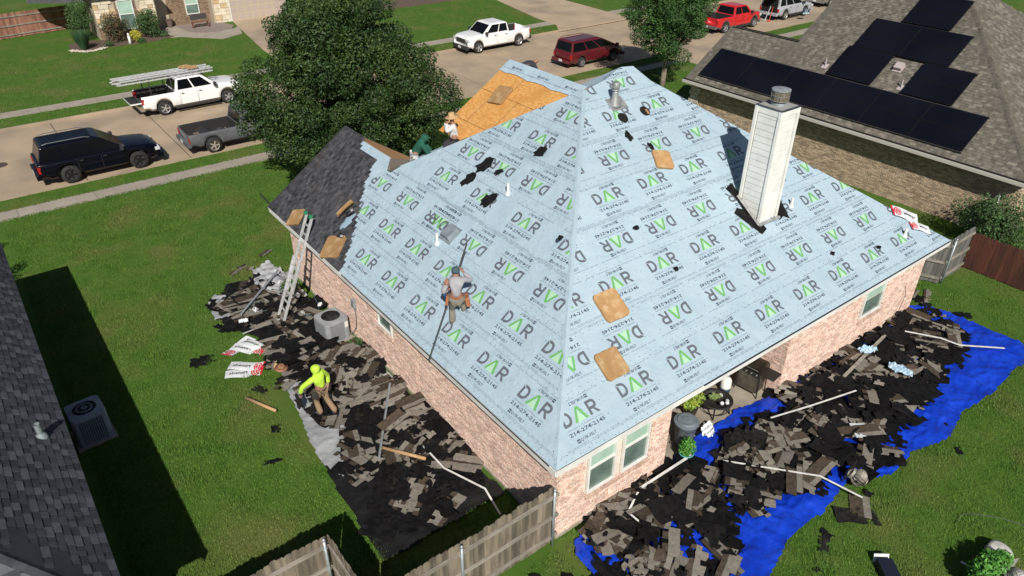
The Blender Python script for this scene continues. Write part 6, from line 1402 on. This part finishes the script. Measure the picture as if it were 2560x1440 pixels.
# man in yellow hoodie walking on the debris
J=pose(lean=.06,hips=.95,side=0.03,knL=(.16,.10,.53,.06),anL=(.04,.11,.11,.042),toL=(.19,.12,.07,.04),knR=(-.05,-.10,.52,.06),anR=(-.30,-.11,.14,.042),toR=(-.17,-.12,.06,.04),
 elL=(.35,.34,1.10,.046),wrL=(.45,.33,.86,.034),paL=(.47,.31,.79,.034,.024),elR=(.05,-.38,1.12,.046),wrR=(.02,-.32,.87,.034),paR=(.05,-.30,.80,.034,.024))
ym=figure('person','man in bright yellow hoodie and khaki trousers walking over the torn shingles',(-2.48,7.0,.12),R(118),J,M_skin,
 [('hoodie',TORSO+[('neck','head'),('head','crown')],M_hi,'pelvis',1.,.026,{'head':.12,'crown':.095,'neck':.09,'wrL':.045,'wrR':.045}),('trousers',LEGS,M_kh,'pelvis',1.,.018,{'anL':.07,'anR':.07}),('glove',[('wrL','paL')],M_black,'wrL',1.,.018,None),('glove',[('wrR','paR')],M_black,'wrR',1.,.018,None)]+boots(mk('black_white_shoe',(.06,.05,.05),.6)))
m=MB();m.sm=True;m.lathe([(.172,-.03),(.18,0),(.172,.03)],16,T(0.01,0,.96)@Matrix.Diagonal((.85,1.05,1,1)),cap=False);wear(ym,'tool_belt',m,mk('dark_belt',(.04,.035,.03),.8))
for c in((-.02,-.24,.84),(.03,.23,.84)): m=MB();m.box((0,0,0),(.16,.09,.2),T(*c));wear(ym,'tool_pouch',m,MATS['dark_belt'])
one(PAP[2],-2.98,7.42,.55,.5,'black felt piece hanging from the left hand of the man in yellow',sc_=.9,ry=1.35)
m=MB();m.sm=True;m.lathe([(.0,0),(.19,.0),(.20,.02),(.11,.03),(.105,.10),(.07,.13),(.0,.12)],24,T(-2.71,9.48,.30)@RX(.1));m.sm=False;tag(m.build('straw_hat',mk('brown_straw',(.30,.14,.07),.8,(.20,.09,.05),14)),'round brown straw hat lying on the debris left of the walking man','hat')
m=MB();m.lathe([(.112,.032),(.11,.058)],20,T(-2.71,9.48,.30)@RX(.1),cap=False);m.build('hat_band',M_boot,bpy.data.objects['straw_hat'])
# man in white shirt and straw hat behind the roof
J=pose(lean=.08,hips=.16,knL=(.36,.12,-.02,.06),anL=(-.05,.12,-.10,.042),toL=(-.18,.12,-.14,.038),knR=(.36,-.12,-.02,.06),anR=(-.05,-.12,-.10,.042),toR=(-.18,-.12,-.14,.038),elL=(.24,.20,.48,.045),wrL=(.22,.06,.70,.032),paL=(.20,.03,.76,.034,.024),elR=(.26,-.18,.46,.045),wrR=(.24,-.05,.69,.032),paR=(.22,-.02,.75,.034,.024))
wm=figure('person','man in white shirt and straw hat behind the roof, hands at his face',(4.02,9.95,5.66),R(150),J,M_skin,[('shirt',TORSO,M_wsh,'pelvis',1.,.024,{'neck':.075}),('trousers',LEGS,M_dk,'pelvis',1.,.022,{'anL':.07,'anR':.07})]+boots(M_boot))
m=MB();m.sm=True;m.lathe([(.0,.13),(.09,.125),(.105,.02),(.12,.0),(.22,-.025),(.225,-.015),(.12,.012)],20,T(.06,0,.90)@RY(.1),cap=False);wear(wm,'straw_hat',m,M_straw)
m=MB();m.sm=True;m.lathe([(.165,-.03),(.17,.03)],16,T(0,0,.19),cap=False);m.box((.0,-.2,.14),(.14,.08,.18));wear(wm,'tool_belt',m,M_boot)
# man in green hoodie bending behind the hip
J=pose(lean=.6,hips=.42,knL=(.12,.14,.06,.06),anL=(-.32,.15,.04,.042),toL=(-.44,.15,-.04,.038),knR=(.12,-.14,.06,.06),anR=(-.32,-.15,.04,.042),toR=(-.44,-.15,-.04,.038),elL=(.50,.22,.48,.045),wrL=(.62,.12,.26,.032),paL=(.65,.10,.19,.034,.022),elR=(.50,-.20,.46,.045),wrR=(.64,-.12,.25,.032),paR=(.67,-.10,.18,.034,.022))
gm2=figure('person','man in dark green hoodie bending over at the hip behind the left slope',(3.22,11.12,4.72),R(-30),J,M_skin,[('hoodie',TORSO+[('neck','head'),('head','crown')],M_grn,'pelvis',1.,.034,{'head':.12,'crown':.10,'neck':.10,'wrL':.045,'wrR':.045}),('trousers',LEGS,mk('pale_trousers',(.50,.50,.49),.9),'pelvis',1.,.022,{'anL':.07,'anR':.07})]+boots(M_boot))
# worker beyond the front gable: only dark boots show past the rake
J=pose(lean=1.35,hips=.30,knL=(-.30,.12,.12,.06),anL=(-.70,.13,.12,.045),toL=(-.80,.14,.02,.045),knR=(-.28,-.12,.12,.06),anR=(-.68,-.13,.12,.045),toR=(-.78,-.14,.02,.045),elL=(.55,.3,.12,.045),wrL=(.75,.25,.05,.03),paL=(.8,.24,.04,.03),elR=(.55,-.3,.12,.045),wrR=(.75,-.25,.05,.03),paR=(.8,-.24,.04,.03))
fm=figure('person','dark clad worker kneeling past the front gable, only his boots showing',(7.35,10.98,6.95),R(-6),J,M_skin,[('shirt',TORSO,M_dk,'pelvis',1.,.02,None),('trousers',LEGS,M_dk,'pelvis',1.,.03,None)]+boots(M_black))
# ================================================================ PATIO THINGS
t=thing('trash_can','grey round rubbish bin with lid standing at the brick corner on the patio','bin',(4.72,.28,.05));M_bin=mk('bin_grey',(.16,.19,.215),.6,(.13,.155,.18),4)
m=MB();m.sm=True;m.lathe([(.22,0),(.29,.72),(.315,.74),(.315,.79),(.28,.79)],24,cap=False);m.build('bin_body',M_bin,t)
m=MB();m.sm=False;m.lathe([(.0,.86),(.08,.865),(.16,.85),(.24,.85),(.26,.82),(.33,.80),(.335,.77)],28,cap=False);m.build('bin_lid',M_bin,t)
m=MB();V2=place(text2d('BRUTE',.1,.004),-.13,.60,.26,.06)
for p in V2: m.add([(.288*math.sin(x/.285),-.288*math.cos(x/.285),y) for x,y in p],[tuple(range(len(p)))],RZ(-.45))
m.build('printed_name',M_wrapk,t)
t=thing('fire_pit','black metal bowl fire pit on legs in the middle of the patio','fire pit',(6.42,.62,.05));M_fp=mk('fire_pit_black',(.018,.016,.015),.6)
m=MB();m.sm=True;m.lathe([(.0,.28),(.2,.30),(.36,.40),(.40,.44),(.47,.445),(.47,.43),(.39,.42)],24,cap=False);m.build('bowl',M_fp,t)
m=MB();m.lathe([(.34,.12),(.36,.12),(.36,.14),(.34,.14)],24,cap=False);m.build('ring',M_fp,t)
for k in range(4): a=.6+k*1.571;m=MB();m.tube([(.33*math.cos(a),.33*math.sin(a),.43),(.42*math.cos(a),.42*math.sin(a),0)],.025,5);m.build('leg',M_fp,t)
scrapcloth(6.40,.66,.50,.22,mk('olive_cloth',(.15,.20,.06),.9),'olive green cloth bundle lying in the fire pit bowl','cloth',3)
for i,(x,y) in enumerate(((6.36,.38),(6.5,.34),(6.58,.42),(6.66,.72))): m=MB();m.sm=True;m.lathe([(.0,0),(.055,.03),(.06,.08),(0,.13)],8,T(x,y,.47)@RX(.5*i));tag(m.build('white_glove',M_wrapw),['left white bundle on the fire pit rim','middle white bundle on the fire pit rim','right white bundle on the fire pit rim','white bundle beside the olive cloth in the fire pit'][i],'bundle')
def pot(x,y,r,h_,mt,label,blobs,n,ls,lm,seed):
    t=thing('potted_plant',label,'potted plant',(x,y,.05));m=MB();m.sm=True;m.lathe([(r*.7,0),(r,h_),(r*1.08,h_),(r*1.08,h_+.03),(r*.9,h_+.02),(r*.88,h_-.05),(0,h_-.05)],16,cap=False);m.build('pot',mt,t);V,F=leafcloud(blobs,n,ls,seed,.3);put('foliage',fastmesh('foliage',V,F,lm),t)
M_lime=mk('lime_leaf',(.16,.30,.03),.6,(.24,.28,.03),6,rnd=.3,isl=True);M_fgr=mk('fresh_leaf',(.05,.20,.02),.6,(.08,.24,.03),6,rnd=.35,isl=True)
pot(5.75,.95,.24,.42,mk('brown_pot',(.05,.04,.035),.7),'lime leaved plant in a dark pot between bin and fire pit',[(0,0,.65,.34,.34,.22),(-.2,-.1,.6,.25,.2,.2)],900,.11,M_lime,31)
pot(4.28,-.18,.19,.28,mk('teal_pot',(.10,.36,.36),.5),'green leafy plant in a teal pot at the brick corner',[(0,0,.45,.22,.22,.22),(0.02,0,.62,.16,.16,.16)],700,.08,M_fgr,32)
pot(6.5,1.75,.2,.3,mk('brown_pot',(.05,.04,.035),.7),'dark red leaved plant at the back of the patio',[(0,0,.5,.3,.3,.3)],500,.1,mk('dark_red_leaf',(.10,.03,.025),.7,rnd=.3,isl=True),33)
t=thing('gas_grill','black gas barbecue grill with side shelf against the brick return wall','grill',(8.0,.62,.05),R(-90)+.12);M_gr=mk('grill_black',(.022,.020,.018),.45);M_grs=mk('grill_steel_soiled',(.15,.135,.11),.45,(.10,.09,.07),5,metal=.5)
m=MB();m.box((0,0,.45),(.62,.46,.62));m.build('cabinet',M_grs,t)
m=MB();m.box((0,0,.80),(.70,.52,.12));m.build('firebox',M_gr,t)
m=MB();pr=[(-.24,.86),(-.25,1.0),(-.18,1.12),(-.05,1.18),(.10,1.16),(.22,1.04),(.25,.88)];
m.add([(x,a,b) for x in(-.36,.36) for a,b in pr],[(i,(i+1)%7,7+(i+1)%7,7+i) for i in range(7)]+[tuple(range(6,-1,-1)),tuple(range(7,14))]);m.build('lid',mk('grill_lid',(.06,.045,.03),.35,(.035,.028,.022),5,metal=.5),t)
for sx in(-1,1): m=MB();m.box((sx*.55,0,.86),(.38,.46,.03));m.build('side_shelf',M_gr,t)
m=MB();m.tube([(-.28,-.30,.98),(.28,-.30,.98)],.014,8);m.build('lid_handle',M_chr,t)
for k in range(4): m=MB();m.lathe([(0,0),(.028,0),(.024,.035),(0,.04)],10,T(-.24+.16*k,-.26,.80)@RX(math.pi/2));m.build('knob',M_chr,t)
for sx in(-1,1):
    for sy in(-1,1): m=MB();m.tube([(sx*.33,sy*.22,.8),(sx*.36,sy*.24,0)],.02,5);m.build('leg',M_gr,t)
t=thing('gas_bottle','white and dark blue propane bottle on the patio left of the grill','bottle',(7.35,1.0,.05));m=MB();m.sm=True;m.lathe([(.15,0),(.155,.08),(.155,.18)],16);m.build('base_band',mk('bottle_blue',(.02,.05,.09),.5),t);m=MB();m.sm=True;m.lathe([(.155,.18),(.155,.42),(.10,.50),(0,.52)],16,cap=False);m.build('bottle_body',M_white,t)
t=thing('patio_chair','dark brown wire chair behind the fire pit','chair',(6.9,1.6,.05));
for k in range(4): m=MB();m.tube([(.22*(-1)**k,.22*(1 if k<2 else -1),0),(.18*(-1)**k,.18*(1 if k<2 else -1),.45)],.012,5);m.build('leg',mk('brown_wire',(.12,.05,.035),.6),t)
m=MB();m.box((0,0,.45),(.45,.45,.03));m.build('seat',MATS['brown_wire'],t)
for k in range(6): m=MB();m.tube([(-.2+.08*k,.22,.45),(-.2+.08*k,.28,.9)],.008,5);m.build('back_rod',MATS['brown_wire'],t)
# ================================================================ LOWER RIGHT CORNER
pot(7.05,-6.55,.15,.2,M_black,'bushy potted plant in a black pot by the fallen turbine',[(0,0,.4,.28,.28,.2),(.15,-.1,.5,.2,.2,.15)],1100,.10,M_fgr,41)
pot(6.55,-6.55,.17,.25,M_black,'long leaved potted plant at the bottom right corner',[(0,0,.4,.34,.3,.25),(-.25,-.05,.45,.2,.2,.2)],900,.13,M_fgr,42)
turbine(7.35,-6.75,.22,1.6,-.4,'grey turbine vent on its side behind the potted plants',mk('turbine_grey',(.34,.34,.32),.5,metal=.2))
m=MB();m.sm=True;m.lathe([(.0,0),(.26,.0),(.27,.22),(.2,.25),(0,.25)],18,T(7.72,-6.45,.02)@RX(.2));tag(m.build('bucket',mk('worn_white_bucket',(.5,.49,.46),.6,(.38,.37,.34),6)),'worn whitish round tub behind the potted plants','tub')
strip([(6.6,-6.1,.32),(6.75,-6.75,.30),(7.35,-6.75,.5)],'bent white metal strip lying among the corner plants')
t=thing('open_box','small dark box with a white flap on the bottom lawn','box',(5.25,-5.2,0),.9);m=MB();m.box((0,0,.12),(.5,.34,.24));m.build('box_body',mk('navy_box',(.010,.012,.025),.5),t);m=MB();m.box((.3,0,.18),(.02,.34,.3),RY(.35));m.build('flap',M_wrapw,t)
